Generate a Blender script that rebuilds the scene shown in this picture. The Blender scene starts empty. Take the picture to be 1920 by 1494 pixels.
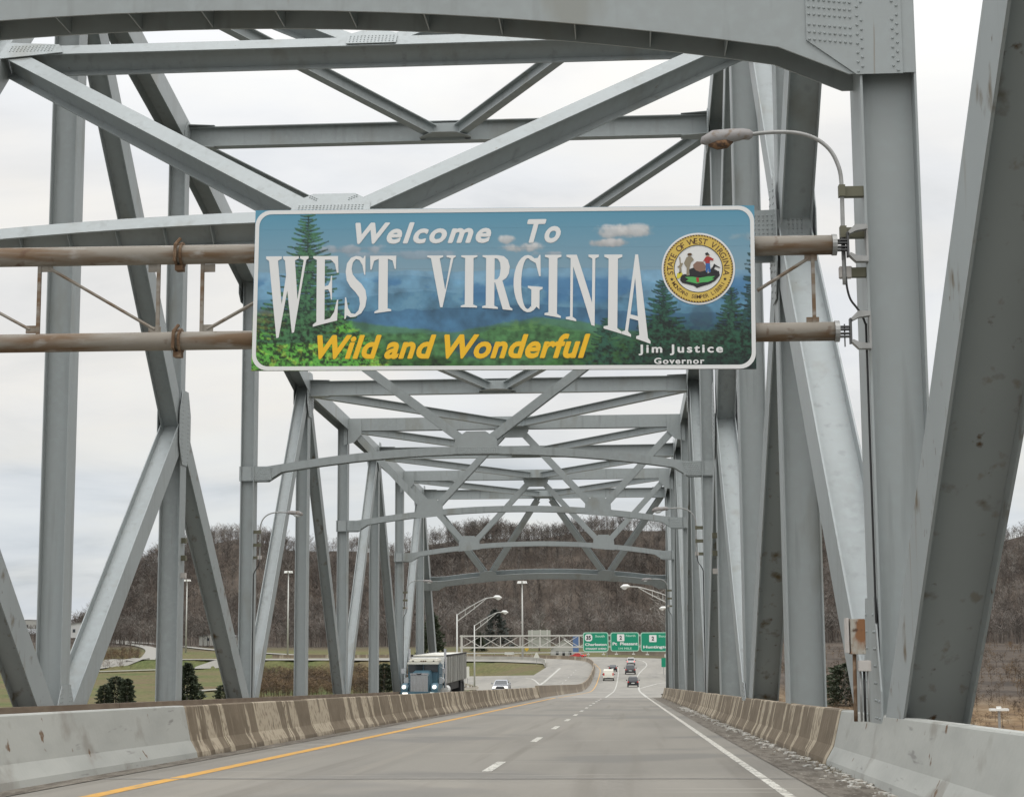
import bpy, math, random
import numpy as np
from mathutils import Vector, Matrix
random.seed(7); rng = np.random.default_rng(7)
S = bpy.context.scene; COL = S.collection
# ------------------------------------------------------------------ camera
F, PITCH, YAW, ROLL = 3148.44, .1329, -.0659, -.0062      # focal length in 1920 px units
CAMZ, G = 1.2, .035                                        # eye height, downgrade of the deck
fwd0 = Vector((math.sin(YAW), math.cos(YAW), 0)); right0 = Vector((math.cos(YAW), -math.sin(YAW), 0))
FWD = fwd0*math.cos(PITCH) + Vector((0, 0, math.sin(PITCH)))
UP0 = Vector((0, 0, math.cos(PITCH))) - fwd0*math.sin(PITCH)
RT = right0*math.cos(ROLL) + UP0*math.sin(ROLL); UP = UP0*math.cos(ROLL) - right0*math.sin(ROLL)
cd = bpy.data.cameras.new('camera'); cam = bpy.data.objects.new('camera', cd); COL.objects.link(cam)
M = Matrix((RT, UP, -FWD)).transposed().to_4x4(); M.translation = (0, 0, CAMZ); cam.matrix_world = M
cd.sensor_width = 36; cd.lens = 36*F/1920; cd.clip_end = 12000; cd.clip_start = .1
S.camera = cam
# ------------------------------------------------------------------ world and sun
def nd(nt, t, **k):
    n = nt.nodes.new(t)
    for a, b in k.items():
        if hasattr(n, a): setattr(n, a, b)
    return n
W = bpy.data.worlds.new('World'); S.world = W; W.use_nodes = True; nt = W.node_tree; nt.nodes.clear()
SUN_EL, SUN_AZ = math.radians(68), math.radians(190)
sky = nd(nt, 'ShaderNodeTexSky'); sky.sky_type = 'NISHITA'; sky.sun_disc = False; sky.sun_elevation = SUN_EL; sky.sun_rotation = SUN_AZ
tc = nd(nt, 'ShaderNodeTexCoord'); sep = nd(nt, 'ShaderNodeSeparateXYZ'); nt.links.new(tc.outputs['Generated'], sep.inputs[0])
def wmath(op, a, b=None, clamp=False):
    n = nd(nt, 'ShaderNodeMath', operation=op); n.use_clamp = clamp
    for i, v in enumerate((a, b)):
        if v is None: continue
        if isinstance(v, (int, float)): n.inputs[i].default_value = v
        else: nt.links.new(v, n.inputs[i])
    return n.outputs[0]
zc = wmath('MAXIMUM', sep.outputs[2], 0.0); den = wmath('ADD', zc, .16)
cmb = nd(nt, 'ShaderNodeCombineXYZ'); nt.links.new(wmath('DIVIDE', sep.outputs[0], den), cmb.inputs[0]); nt.links.new(wmath('DIVIDE', sep.outputs[1], den), cmb.inputs[1])
def wnoise(scale, detail, off):
    mp = nd(nt, 'ShaderNodeMapping'); mp.inputs['Location'].default_value = off; nt.links.new(cmb.outputs[0], mp.inputs[0])
    n = nd(nt, 'ShaderNodeTexNoise'); n.inputs['Scale'].default_value = scale; n.inputs['Detail'].default_value = detail; n.inputs['Roughness'].default_value = .55
    n.inputs['Distortion'].default_value = .4
    nt.links.new(mp.outputs[0], n.inputs['Vector']); return n.outputs[0]
def wramp(fac, stops):
    r = nd(nt, 'ShaderNodeValToRGB'); nt.links.new(fac, r.inputs[0]); e = r.color_ramp.elements
    e[0].position, e[0].color = stops[0][0], (*stops[0][1], 1); e[1].position, e[1].color = stops[-1][0], (*stops[-1][1], 1)
    for p, c in stops[1:-1]: k = e.new(p); k.color = (*c, 1)
    return r.outputs[0]
def wmix(kind, f, a, b):
    n = nd(nt, 'ShaderNodeMix', data_type='RGBA', blend_type=kind)
    if isinstance(f, float): n.inputs[0].default_value = f
    else: nt.links.new(f, n.inputs[0])
    for i, v in ((6, a), (7, b)):
        if isinstance(v, tuple): n.inputs[i].default_value = (*v, 1)
        else: nt.links.new(v, n.inputs[i])
    return n.outputs[2]
elev = wramp(zc, [(0, (6.6, 7.0, 7.4)), (.06, (7.1, 7.45, 7.75)), (.13, (7.95, 8.05, 8.15)), (.28, (8.75, 8.85, 8.95)), (1, (25.0, 25.4, 25.8))])
cl = wramp(wnoise(1.5, 7, (3.1, 1.7, 0)), [(.28, (.74, .765, .79)), (.44, (.92, .93, .945)), (.55, (1.0, 1.0, 1.0)), (.70, (1.06, 1.055, 1.03))])
warm = wramp(wnoise(.8, 4, (7.3, -2.2, 2)), [(.42, (1, 1, 1)), (.60, (1.05, 1.01, .95)), (.8, (1.0, 1.0, 1.0))])
c1 = wmix('MULTIPLY', 1.0, elev, cl); c2 = wmix('MULTIPLY', 1.0, c1, warm); c3 = wmix('MIX', .06, c2, sky.outputs[0])
bg = nd(nt, 'ShaderNodeBackground'); nt.links.new(c3, bg.inputs[0]); bg.inputs[1].default_value = .105
wo = nd(nt, 'ShaderNodeOutputWorld'); nt.links.new(bg.outputs[0], wo.inputs[0])
sd = bpy.data.lights.new('sun', 'SUN'); sd.energy = .6; sd.angle = math.radians(18); sd.color = (1, .97, .92)
so = bpy.data.objects.new('sun', sd); COL.objects.link(so)
sdir = Vector((math.sin(SUN_AZ)*math.cos(SUN_EL), math.cos(SUN_AZ)*math.cos(SUN_EL), math.sin(SUN_EL)))
so.rotation_euler = sdir.to_track_quat('Z', 'Y').to_euler()
S.view_settings.view_transform = 'Standard'; S.view_settings.look = 'None'; S.view_settings.exposure = 0; S.view_settings.gamma = 1
S.view_settings.use_curve_mapping = False
# ------------------------------------------------------------------ helpers
def ray(px, py):
    a0, b0 = px-960, py-747
    return FWD + RT*(a0/F) - UP*(b0/F)
def at(px, py, Y):
    r = ray(px, py); t = Y/r.y; return Vector((r.x*t, Y, CAMZ+r.z*t))
class MB:
    def __init__(s): s.v = []; s.f = []; s.m = []
    def add(s, vs, fs, mi=0):
        o = len(s.v); s.v.extend([tuple(v) for v in vs]); s.f.extend([tuple(i+o for i in f) for f in fs]); s.m.extend([mi]*len(fs))
    def obox(s, c, ax, ay, az, mi=0):      # centre + three half vectors
        c, ax, ay, az = Vector(c), Vector(ax), Vector(ay), Vector(az)
        vs = [c+ax*i+ay*j+az*k for k in (-1, 1) for j in (-1, 1) for i in (-1, 1)]
        s.add(vs, [(0, 2, 3, 1), (4, 5, 7, 6), (0, 1, 5, 4), (2, 6, 7, 3), (0, 4, 6, 2), (1, 3, 7, 5)], mi)
    def box(s, a, b, mi=0):
        a, b = Vector(a), Vector(b); c = (a+b)/2; h = (b-a)/2
        s.obox(c, (abs(h.x), 0, 0), (0, abs(h.y), 0), (0, 0, abs(h.z)), mi)
    def tube(s, pts, r, n=10, cap=True, mi=0):
        pts = [Vector(p) for p in pts]; rs = r if isinstance(r, (list, tuple)) else [r]*len(pts)
        rings = []; ref = None
        for i, p in enumerate(pts):
            d = (pts[min(i+1, len(pts)-1)]-pts[max(i-1, 0)]).normalized()
            if ref is None: ref = Vector((0, 0, 1)) if abs(d.z) < .9 else Vector((1, 0, 0))
            a = d.cross(ref).normalized(); b = a.cross(d).normalized(); ref = b
            rings.append([p+(a*math.cos(t)+b*math.sin(t))*rs[i] for t in [2*math.pi*k/n for k in range(n)]])
        vs = [v for q in rings for v in q]; fs = []
        for i in range(len(pts)-1):
            for k in range(n): fs.append((i*n+k, i*n+(k+1) % n, (i+1)*n+(k+1) % n, (i+1)*n+k))
        if cap: fs.append(tuple(range(n-1, -1, -1))); fs.append(tuple((len(pts)-1)*n+k for k in range(n)))
        s.add(vs, fs, mi)
    def plate(s, poly, n, t, mi=0):        # flat polygon with thickness t along n
        n = Vector(n).normalized()*t; k = len(poly); P = [Vector(p) for p in poly]
        s.add([p-n/2 for p in P]+[p+n/2 for p in P], [tuple(range(k)), tuple(range(2*k-1, k-1, -1))]+[(i, i+k, (i+1) % k+k, (i+1) % k) for i in range(k)], mi)
    def build(s, name, mats, parent=None, smooth=False, bevel=0):
        me = bpy.data.meshes.new(name); me.from_pydata(s.v, [], s.f); me.update()
        mats = mats if isinstance(mats, (list, tuple)) else [mats]
        for m in mats: me.materials.append(m)
        if len(mats) > 1: me.polygons.foreach_set('material_index', s.m)
        if smooth: me.polygons.foreach_set('use_smooth', [True]*len(me.polygons))
        o = bpy.data.objects.new(name, me); COL.objects.link(o)
        if parent: put(o, parent)
        import bmesh
        b = bmesh.new(); b.from_mesh(me); bmesh.ops.recalc_face_normals(b, faces=b.faces)
        if bevel: bmesh.ops.bevel(b, geom=[e for e in b.edges if e.calc_face_angle(0) > .6], offset=bevel, segments=2, affect='EDGES')
        b.to_mesh(me); b.free()
        return o
def put(o, parent):                        # parent, keeping world coordinates
    o.parent = parent; p = parent; off = Matrix.Identity(4)
    mw = parent.matrix_basis.copy()
    if parent.parent: mw = parent.parent.matrix_basis @ parent.matrix_basis if not parent.get('_w') else mw
    o.matrix_parent_inverse = mw.inverted()
def tag(o, label=None, cat=None, group=None, kind=None):
    if label: o['label'] = label
    if cat: o['category'] = cat
    if group: o['group'] = group
    if kind: o['kind'] = kind
    return o
def empty(name, loc=(0, 0, 0), **k):
    o = bpy.data.objects.new(name, None); COL.objects.link(o); o.location = loc; o.empty_display_size = .3
    return tag(o, **k)
# ------------------------------------------------------------------ materials
def mat(name, col, rough=.6, metal=0, noise=None, bump=0, spec=.5, emit=None):
    """noise: list of (scale xyz or float, low, high, colour, detail) overlays in object coordinates"""
    m = bpy.data.materials.new(name); m.use_nodes = True; t = m.node_tree; b = t.nodes['Principled BSDF']
    b.inputs['Roughness'].default_value = rough; b.inputs['Metallic'].default_value = metal; b.inputs['Base Color'].default_value = (*col, 1)
    b.inputs['Specular IOR Level'].default_value = spec
    src = None
    tcn = t.nodes.new('ShaderNodeTexCoord')
    for sc, lo, hi, c, det in (noise or []):
        mp = t.nodes.new('ShaderNodeMapping'); t.links.new(tcn.outputs['Object'], mp.inputs[0])
        mp.inputs['Scale'].default_value = (sc, sc, sc) if isinstance(sc, (int, float)) else sc
        mp.inputs['Location'].default_value = (random.random()*20, random.random()*20, random.random()*20)
        n = t.nodes.new('ShaderNodeTexNoise'); n.inputs['Scale'].default_value = 1; n.inputs['Detail'].default_value = det
        t.links.new(mp.outputs[0], n.inputs['Vector'])
        r = t.nodes.new('ShaderNodeMapRange'); r.inputs[1].default_value = lo; r.inputs[2].default_value = hi; t.links.new(n.outputs[0], r.inputs[0])
        mx = t.nodes.new('ShaderNodeMix'); mx.data_type = 'RGBA'; t.links.new(r.outputs[0], mx.inputs[0])
        if src is None: mx.inputs[6].default_value = (*col, 1)
        else: t.links.new(src, mx.inputs[6])
        mx.inputs[7].default_value = (*c, 1); src = mx.outputs[2]
    if src is not None: t.links.new(src, b.inputs['Base Color'])
    if bump:
        n = t.nodes.new('ShaderNodeTexNoise'); n.inputs['Scale'].default_value = 9; n.inputs['Detail'].default_value = 8; t.links.new(tcn.outputs['Object'], n.inputs['Vector'])
        bp = t.nodes.new('ShaderNodeBump'); bp.inputs['Distance'].default_value = bump; t.links.new(n.outputs[0], bp.inputs['Height']); t.links.new(bp.outputs[0], b.inputs['Normal'])
    if emit:
        b.inputs['Emission Color'].default_value = (*emit[0], 1); b.inputs['Emission Strength'].default_value = emit[1]
    return m
ST = (.325, .350, .350)
steel = mat('bridge_paint', ST, .42, 0, [((.5, .5, .12), .42, .7, (.292, .316, .316), 5), (6, .45, .8, (.335, .368, .37), 4), ((4, 4, .3), .58, .76, (.25, .268, .262), 7), ((9, 9, .35), .70, .78, (.21, .18, .14), 5), ((.8, .8, .3), .6, .7, (.27, .28, .26), 5)], spec=.4)
steel_rust = mat('bridge_paint_rusted', ST, .55, 0, [((.5, .5, .12), .42, .7, (.292, .316, .316), 5), ((2.0, 2.0, 1.6), .61, .74, (.12, .088, .045), 8), ((5, 5, 4), .68, .76, (.10, .06, .03), 7), ((5, 5, .5), .62, .72, (.25, .24, .21), 5)], spec=.3)
galv = mat('galvanised_metal', (.36, .36, .35), .5, .35, [(7, .4, .7, (.28, .28, .27), 5)])
pipe_rust = mat('rusty_galvanised_pipe', (.24, .215, .18), .7, 0, [((.7, 5, 6), .46, .62, (.145, .09, .048), 6), ((2.5, 8, 8), .56, .70, (.29, .27, .24), 5), (5, .62, .75, (.10, .05, .025), 5)])
rust = mat('heavy_rust', (.13, .075, .04), .9, 0, [(9, .45, .7, (.30, .22, .15), 5)])
olive = mat('olive_clamp_metal', (.12, .115, .075), .6)
boxgrey = mat('electric_box_grey', (.50, .47, .44), .6, 0, [(5, .5, .8, (.38, .33, .28), 4)])
blackc = mat('black_cable', (.015, .015, .016), .5)
lampgrey = mat('weathered_lamp_housing', (.30, .285, .28), .6, 0, [(14, .5, .7, (.2, .15, .11), 5)])
glassy = mat('lamp_lens', (.55, .56, .55), .25)
deckm = mat('worn_road_concrete', (.232, .214, .182), .85, 0, [((.9, .07, 1), .40, .66, (.178, .164, .14), 6), ((14, 14, 14), .35, .75, (.215, .20, .172), 6), ((2.2, .03, 1), .56, .70, (.232, .212, .178), 4), ((.18, .16, 1), .56, .62, (.172, .162, .143), 3), ((1.6, .018, 1), .58, .7, (.165, .15, .125), 3), ((.25, 2.2, 1), .64, .70, (.255, .238, .205), 5)], bump=.004)
farroad = mat('far_road_concrete', (.225, .212, .185), .85, 0, [((.3, .02, 1), .42, .62, (.175, .166, .147), 6), ((1, .3, 1), .4, .75, (.25, .235, .205), 5)])
grit = mat('shoulder_grit', (.155, .135, .108), .95, 0, [((6, 1.5, 6), .45, .6, (.085, .07, .052), 7), ((25, 12, 20), .6, .7, (.33, .30, .26), 5)], bump=.01)
white = mat('white_road_paint', (.56, .54, .48), .7, 0, [((9, 4, 9), .50, .66, (.28, .262, .225), 7), ((30, 9, 9), .56, .64, (.2, .187, .16), 4)])
yellow = mat('yellow_road_paint', (.56, .29, .04), .7, 0, [((9, 3, 9), .52, .72, (.32, .215, .09), 6)])
bwhite = mat('whitewashed_barrier', (.40, .405, .375), .75, 0, [((.7, .7, 2.5), .45, .7, (.345, .35, .325), 6), ((3, 1.0, 1.2), .58, .68, (.29, .28, .25), 8), ((14, .8, 6), .66, .72, (.24, .235, .22), 3), ((3, 3, 3), .67, .71, (.15, .09, .05), 6)], bump=.004)
def barrier_mat():
    m = bpy.data.materials.new('grimy_barrier_concrete'); m.use_nodes = True; t = m.node_tree; b = t.nodes['Principled BSDF']; b.inputs['Roughness'].default_value = .9
    tcn = t.nodes.new('ShaderNodeTexCoord'); oi = t.nodes.new('ShaderNodeObjectInfo')
    def L(a, b_): t.links.new(a, b_)
    def noise(scale, det, seedmul):
        mp = t.nodes.new('ShaderNodeMapping'); mp.inputs['Scale'].default_value = scale; L(tcn.outputs['Object'], mp.inputs[0])
        cx = t.nodes.new('ShaderNodeCombineXYZ'); mu = t.nodes.new('ShaderNodeMath'); mu.operation = 'MULTIPLY'; mu.inputs[1].default_value = seedmul
        L(oi.outputs['Random'], mu.inputs[0])
        for i in range(3): L(mu.outputs[0], cx.inputs[i])
        L(cx.outputs[0], mp.inputs['Location'])
        n = t.nodes.new('ShaderNodeTexNoise'); n.inputs['Scale'].default_value = 1; n.inputs['Detail'].default_value = det; L(mp.outputs[0], n.inputs['Vector']); return n.outputs[0]
    def rng_(v, lo, hi):
        r = t.nodes.new('ShaderNodeMapRange'); r.inputs[1].default_value = lo; r.inputs[2].default_value = hi; L(v, r.inputs[0]); return r.outputs[0]
    def mix(f, a, b_):
        mx = t.nodes.new('ShaderNodeMix'); mx.data_type = 'RGBA'; L(f, mx.inputs[0])
        for i, v in ((6, a), (7, b_)):
            if isinstance(v, tuple): mx.inputs[i].default_value = (*v, 1)
            else: L(v, mx.inputs[i])
        return mx.outputs[2]
    def mth(op, a, b_):
        n = t.nodes.new('ShaderNodeMath'); n.operation = op
        for i, v in enumerate((a, b_)[:1 if op == 'FRACT' else 2]):
            if isinstance(v, float): n.inputs[i].default_value = v
            else: L(v, n.inputs[i])
        return n.outputs[0]
    base = mix(rng_(noise((3, 1.2, 3), 7, 31), .35, .7), (.135, .103, .066), (.185, .145, .098))
    base = mix(rng_(noise((9, 6, .8), 5, 57), .52, .7), base, (.215, .17, .118))
    sx = t.nodes.new('ShaderNodeSeparateXYZ'); L(tcn.outputs['Generated'], sx.inputs[0])
    wob = mth('MULTIPLY', mth('SUBTRACT', noise((2, 2, 2.2), 4, 11), .5), .16)
    y = mth('ADD', sx.outputs[1], wob)
    r01 = mth('FRACT', mth('MULTIPLY', oi.outputs['Random'], 7.31), 0.0)
    wdt = mth('MULTIPLY', r01, .09)                       # every joint has its own streak width, some none
    edge = mth('MAXIMUM', mth('MULTIPLY', rng_(mth('SUBTRACT', y, wdt), .03, .0), rng_(r01, .25, .3)), mth('MULTIPLY', rng_(y, .965, .985), rng_(r01, .6, .55)))
    big = rng_(mth('ADD', noise((.5, 1.1, .30), 3, 83), mth('MULTIPLY', mth('SUBTRACT', mth('FRACT', mth('MULTIPLY', oi.outputs['Random'], 31.7), 0.0), .5), .16)), .555, .57)     # whole cleaner patches
    cream = mth('MAXIMUM', edge, mth('MULTIPLY', big, .9))
    cream = mth('MULTIPLY', cream, rng_(noise((7, 7, 7), 6, 5), .28, .5))
    c = mix(cream, base, (.43, .365, .27))
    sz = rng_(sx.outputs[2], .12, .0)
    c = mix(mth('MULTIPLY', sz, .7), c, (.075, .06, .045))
    L(c, b.inputs['Base Color'])
    bp = t.nodes.new('ShaderNodeBump'); bp.inputs['Distance'].default_value = .006; L(noise((12, 12, 12), 8, 3), bp.inputs['Height']); L(bp.outputs[0], b.inputs['Normal'])
    return m
bgrime = barrier_mat()
# ------------------------------------------------------------------ terrain and far road profile
def zr(Y):
    if Y < 220: return -.035*Y
    if Y < 320: t = (Y-220)/100; return -7.7-3.5*t+1.75*t*t
    if Y < 400: return -9.45
    return -9.45+.00002*(Y-400)**2
def zrn(Y):
    t = np.clip((Y-220)/100, 0, 1)
    return np.where(Y < 220, -.035*Y, np.where(Y < 320, -7.7-3.5*t+1.75*t*t, np.where(Y < 400, -9.45, -9.45+.00002*(Y-400)**2)))
HPX = [-1800, -900, -300, 0, 90, 125, 140, 163, 185, 206, 240, 290, 400, 450, 540, 640, 740, 800, 900, 1000, 1150, 1250, 1400, 1860, 1920, 2300, 3200, 4500]
HPY = [1158, 1155, 1160, 1163, 1163, 1158, 1142, 1110, 1080, 1056, 1030, 1002, 966, 962, 988, 992, 1004, 980, 968, 966, 950, 958, 965, 986, 975, 1000, 980, 1010]
def sstep(x): x = np.clip(x, 0, 1); return x*x*(3-2*x)
ROWS = [(120, -16, 3.0), (140, -16, 3.2), (180, -17, 3.6), (230, -19.6, 6), (264, -23.5, 10), (300, -30, 18), (330, -34, 24), (344, -34, 26), (350, -19, 27), (412, -19.3, 27), (450, -22, 25), (470, -34, 22), (490, -70, 15), (505, -120, 5), (522, -170, -12)]
def corr(Y):
    ys = [r[0] for r in ROWS]; return np.interp(Y, ys, [r[1] for r in ROWS]), np.interp(Y, ys, [r[2] for r in ROWS])
def tz(X, Y):
    X = np.asarray(X, float); Y = np.asarray(Y, float)
    z = -13+5*sstep((Y-420)/330)+.5*np.sin(X*.021+1)*np.cos(Y*.017)
    z = np.where(Y < 190, -13-6.5*sstep((190-Y)/70), z)
    px = 1172+F*X/np.maximum(Y, 60)
    top = np.interp(px, HPX, HPY); H = np.maximum((1166-top)/F*1050+1.2-13, -6)
    wig = 18*np.sin(px*.011)+10*np.sin(px*.031+2)
    s = sstep((Y-(735+wig))/330.)
    hz = -8+(H+8)*s+2.5*np.sin(X*.03)*np.sin(Y*.025)*s
    z = np.where(Y > 700, np.maximum(z, hz)*s+z*(1-s), z)
    z = np.where(Y > 1060, z-(Y-1060)*.012, z)
    xl, xr = corr(Y); d = np.maximum(np.maximum(xl-3-X, X-xr-3), 0)
    d = d + np.maximum(145-Y, 0)*1.0 + np.maximum(Y-530, 0)*.8
    k = np.clip(1-d/14., 0, 1)
    return z*(1-k)+np.maximum(zrn(Y)-.25, z)*k
def ground(px, py):
    r = ray(px, py)
    for t in np.exp(np.linspace(math.log(120), math.log(1500), 900)):
        if CAMZ+r.z*t/r.y < float(tz(r.x*t/r.y, t)): return Vector((r.x*t/r.y, t, float(tz(r.x*t/r.y, t))))
    return Vector((r.x*1200, 1200, 0))
def onroad(px, py):
    r = ray(px, py)
    for t in np.exp(np.linspace(math.log(20), math.log(900), 5000)):
        if CAMZ+r.z*t/r.y < zr(t): return Vector((r.x*t/r.y, t, zr(t)))
    return Vector((0, 900, 0))
us = np.concatenate([np.linspace(-1.6, -.5, 34), np.linspace(-.49, .42, 230), np.linspace(.44, 1.6, 34)])
ys = np.concatenate([np.linspace(-260, 110, 16), np.linspace(116, 300, 60), np.linspace(304, 700, 90), np.linspace(706, 1100, 70), np.linspace(1130, 7000, 24)])
UU, YY = np.meshgrid(us, ys); XX = UU*np.maximum(YY, 170); ZZ = tz(XX, YY)
nx = len(us); vs = np.stack([XX, YY, ZZ], -1).reshape(-1, 3)
idx = np.arange(nx*len(ys)).reshape(len(ys), nx)
fs = np.stack([idx[:-1, :-1], idx[:-1, 1:], idx[1:, 1:], idx[1:, :-1]], -1).reshape(-1, 4)
me = bpy.data.meshes.new('ground'); me.from_pydata(vs.tolist(), [], fs.tolist()); me.polygons.foreach_set('use_smooth', [True]*len(me.polygons))
def ground_mat():
    m = bpy.data.materials.new('winter_ground'); m.use_nodes = True; t = m.node_tree; b = t.nodes['Principled BSDF']; b.inputs['Roughness'].default_value = .95
    b.inputs['Specular IOR Level'].default_value = .1
    tcn = t.nodes.new('ShaderNodeTexCoord')
    def noise(s, d):
        mp = t.nodes.new('ShaderNodeMapping'); mp.inputs['Scale'].default_value = s; t.links.new(tcn.outputs['Object'], mp.inputs[0])
        n = t.nodes.new('ShaderNodeTexNoise'); n.inputs['Scale'].default_value = 1; n.inputs['Detail'].default_value = d; t.links.new(mp.outputs[0], n.inputs['Vector']); return n.outputs[0]
    def ramp(f, st):
        r = t.nodes.new('ShaderNodeValToRGB'); t.links.new(f, r.inputs[0]); e = r.color_ramp.elements
        e[0].position, e[0].color = st[0][0], (*st[0][1], 1); e[1].position, e[1].color = st[-1][0], (*st[-1][1], 1)
        for p, c in st[1:-1]: e.new(p).color = (*c, 1)
        return r.outputs[0]
    grass = ramp(noise((.05, .05, .05), 6), [(.34, (.125, .098, .055)), (.5, (.115, .108, .048)), (.66, (.082, .098, .036))])
    litter = ramp(noise((.05, .05, .05), 7), [(.34, (.05, .041, .034)), (.5, (.078, .063, .051)), (.68, (.105, .086, .07))])
    sx = t.nodes.new('ShaderNodeSeparateXYZ'); t.links.new(tcn.outputs['Object'], sx.inputs[0])
    r = t.nodes.new('ShaderNodeMapRange'); r.inputs[1].default_value = 640; r.inputs[2].default_value = 740; t.links.new(sx.outputs[1], r.inputs[0])
    r2 = t.nodes.new('ShaderNodeMapRange'); r2.inputs[1].default_value = -5; r2.inputs[2].default_value = 25; t.links.new(sx.outputs[0], r2.inputs[0])
    mxx = t.nodes.new('ShaderNodeMath'); mxx.operation = 'MAXIMUM'; t.links.new(r.outputs[0], mxx.inputs[0]); t.links.new(r2.outputs[0], mxx.inputs[1])
    mx = t.nodes.new('ShaderNodeMix'); mx.data_type = 'RGBA'; t.links.new(mxx.outputs[0], mx.inputs[0]); t.links.new(grass, mx.inputs[6]); t.links.new(litter, mx.inputs[7])
    tan = ramp(noise((.25, .12, .25), 6), [(.35, (.12, .08, .048)), (.5, (.175, .118, .066)), (.66, (.22, .165, .105))])
    r3 = t.nodes.new('ShaderNodeMapRange'); r3.inputs[1].default_value = 330; r3.inputs[2].default_value = 270; t.links.new(sx.outputs[1], r3.inputs[0])
    m3 = t.nodes.new('ShaderNodeMath'); m3.operation = 'MULTIPLY'; t.links.new(r3.outputs[0], m3.inputs[0]); t.links.new(r2.outputs[0], m3.inputs[1])
    mt = t.nodes.new('ShaderNodeMix'); mt.data_type = 'RGBA'; t.links.new(m3.outputs[0], mt.inputs[0]); t.links.new(mx.outputs[2], mt.inputs[6]); t.links.new(tan, mt.inputs[7]); mx = mt
    fine = ramp(noise((1.2, .5, 1), 6), [(.3, (.75, .75, .75)), (.7, (1.2, 1.2, 1.2))])
    mm = t.nodes.new('ShaderNodeMix'); mm.data_type = 'RGBA'; mm.blend_type = 'MULTIPLY'; mm.inputs[0].default_value = 1; t.links.new(mx.outputs[2], mm.inputs[6]); t.links.new(fine, mm.inputs[7])
    t.links.new(mm.outputs[2], b.inputs['Base Color']); return m
gm = ground_mat(); me.materials.append(gm); go = bpy.data.objects.new('ground', me); COL.objects.link(go); tag(go, kind='structure')
wm = mat('river_water', (.05, .06, .05), .12)
mb = MB(); mb.add([(-4000, -3000, -17), (4000, -3000, -17), (4000, 175, -17), (-4000, 175, -17)], [(0, 1, 2, 3)])
tag(mb.build('river_water', wm), kind='structure')
# ------------------------------------------------------------------ deck, roads
deck = MB(); deck.add([(-17, -60, 60*G), (4.2, -60, 60*G), (4.2, 140.2, -140.2*G), (-17, 140.2, -140.2*G), (-17, -60, 60*G-.5), (4.2, -60, 60*G-.5), (4.2, 140.2, -140.2*G-.5), (-17, 140.2, -140.2*G-.5)],
                      [(0, 1, 2, 3), (7, 6, 5, 4), (0, 4, 5, 1), (1, 5, 6, 2), (2, 6, 7, 3), (3, 7, 4, 0)])
road = tag(deck.build('road', deckm), kind='structure')
fr = MB(); rr = [r for r in ROWS if r[0] >= 140]; YL = np.unique(np.concatenate([np.arange(140.2, 522, 6), [344, 350]]))
vv = []
for Y in YL:
    a, b_ = corr(Y); vv += [(a, Y, zr(Y)), (a*.5+b_*.5, Y, zr(Y)), (b_, Y, zr(Y))]
fr.add(vv, [(i*3+j, i*3+j+1, i*3+j+4, i*3+j+3) for i in range(len(YL)-1) for j in (0, 1)])
fline = mat('far_line_paint', (.40, .39, .355), .7, 0, [((.8, .3, 1), .5, .7, (.30, .29, .26), 4)])
far_road = tag(fr.build('approach_road', farroad), kind='structure')
def dk(x, y, h=0): return Vector((x, y, h-G*y))
def strip(name, x0, x1, y0, y1, m, h=.004, parent=road):
    n = max(2, int((y1-y0)/6)); b = MB(); vs = []
    for i in range(n+1):
        y = y0+(y1-y0)*i/n; vs += [dk(x0, y, h), dk(x1, y, h)]
    b.add(vs, [(2*i, 2*i+1, 2*i+3, 2*i+2) for i in range(n)]); return b.build(name, m, parent)
strip('edge_line', -5.94, -5.73, -50, 140, yellow)
strip('edge_line', 1.66, 1.78, -50, 140, white)
strip('edge_line', -14.6, -14.48, -50, 140, white)
for y in [12.6, 25, 36.8, 46.6, 56, 65, 74, 83.2, 92.4, 101.6, 110.8, 120, 129.2]:
    strip('lane_dash', -2.01, -1.87, y-1.45, y+1.45, white); strip('lane_dash', -11.2, -11.06, y-1.45, y+1.45, white)
strip('shoulder_dirt', 2.12, 2.84, -50, 140, grit, .008); strip('shoulder_dirt', -7.12, -6.75, -50, 140, grit, .008)
for y in (21.74, 69.1, 116.5, 140.05): strip('expansion_joint', -7.0, 2.8, y, y+.16, mat('joint_steel', (.24, .225, .20), .7), .006)
def ribbon(name, pts, w, m, h=.006, parent=far_road, ground_fn=None):
    b = MB(); P = []
    for i in range(len(pts)-1):
        n = 6
        for k in range(n): P.append(Vector(pts[i]).lerp(Vector(pts[i+1]), k/n))
    P.append(Vector(pts[-1])); vs = []
    for i, p in enumerate(P):
        d = (P[min(i+1, len(P)-1)]-P[max(i-1, 0)]); n = Vector((d.y, -d.x, 0)).normalized()*w/2
        for q in (p-n, p+n):
            z = (ground_fn(q.x, q.y) if ground_fn else zr(q.y)); vs.append((q.x, q.y, z+h))
    b.add(vs, [(2*i, 2*i+1, 2*i+3, 2*i+2) for i in range(len(P)-1)]); return b.build(name, m, parent)
def smoothpts(pts, n=8):
    P = [Vector(p) for p in pts]; out = []
    for i in range(len(P)-1):
        p0, p1, p2, p3 = P[max(i-1, 0)], P[i], P[i+1], P[min(i+2, len(P)-1)]
        for k in range(n):
            t = k/n; out.append(.5*((2*p1)+(p2-p0)*t+(2*p0-5*p1+4*p2-p3)*t*t+(3*p1-p0-3*p2+p3)*t*t*t))
    out.append(P[-1]); return out
ribbon('edge_line', smoothpts([(1.7, 140.3, 0), (1.8, 200, 0), (1.9, 255, 0), (2.1, 283, 0), (2.0, 331, 0), (3.8, 388, 0), (5.2, 425, 0), (4.7, 470, 0), (0, 498, 0), (-12, 511, 0)], 2), .24, fline, .012)
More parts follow.
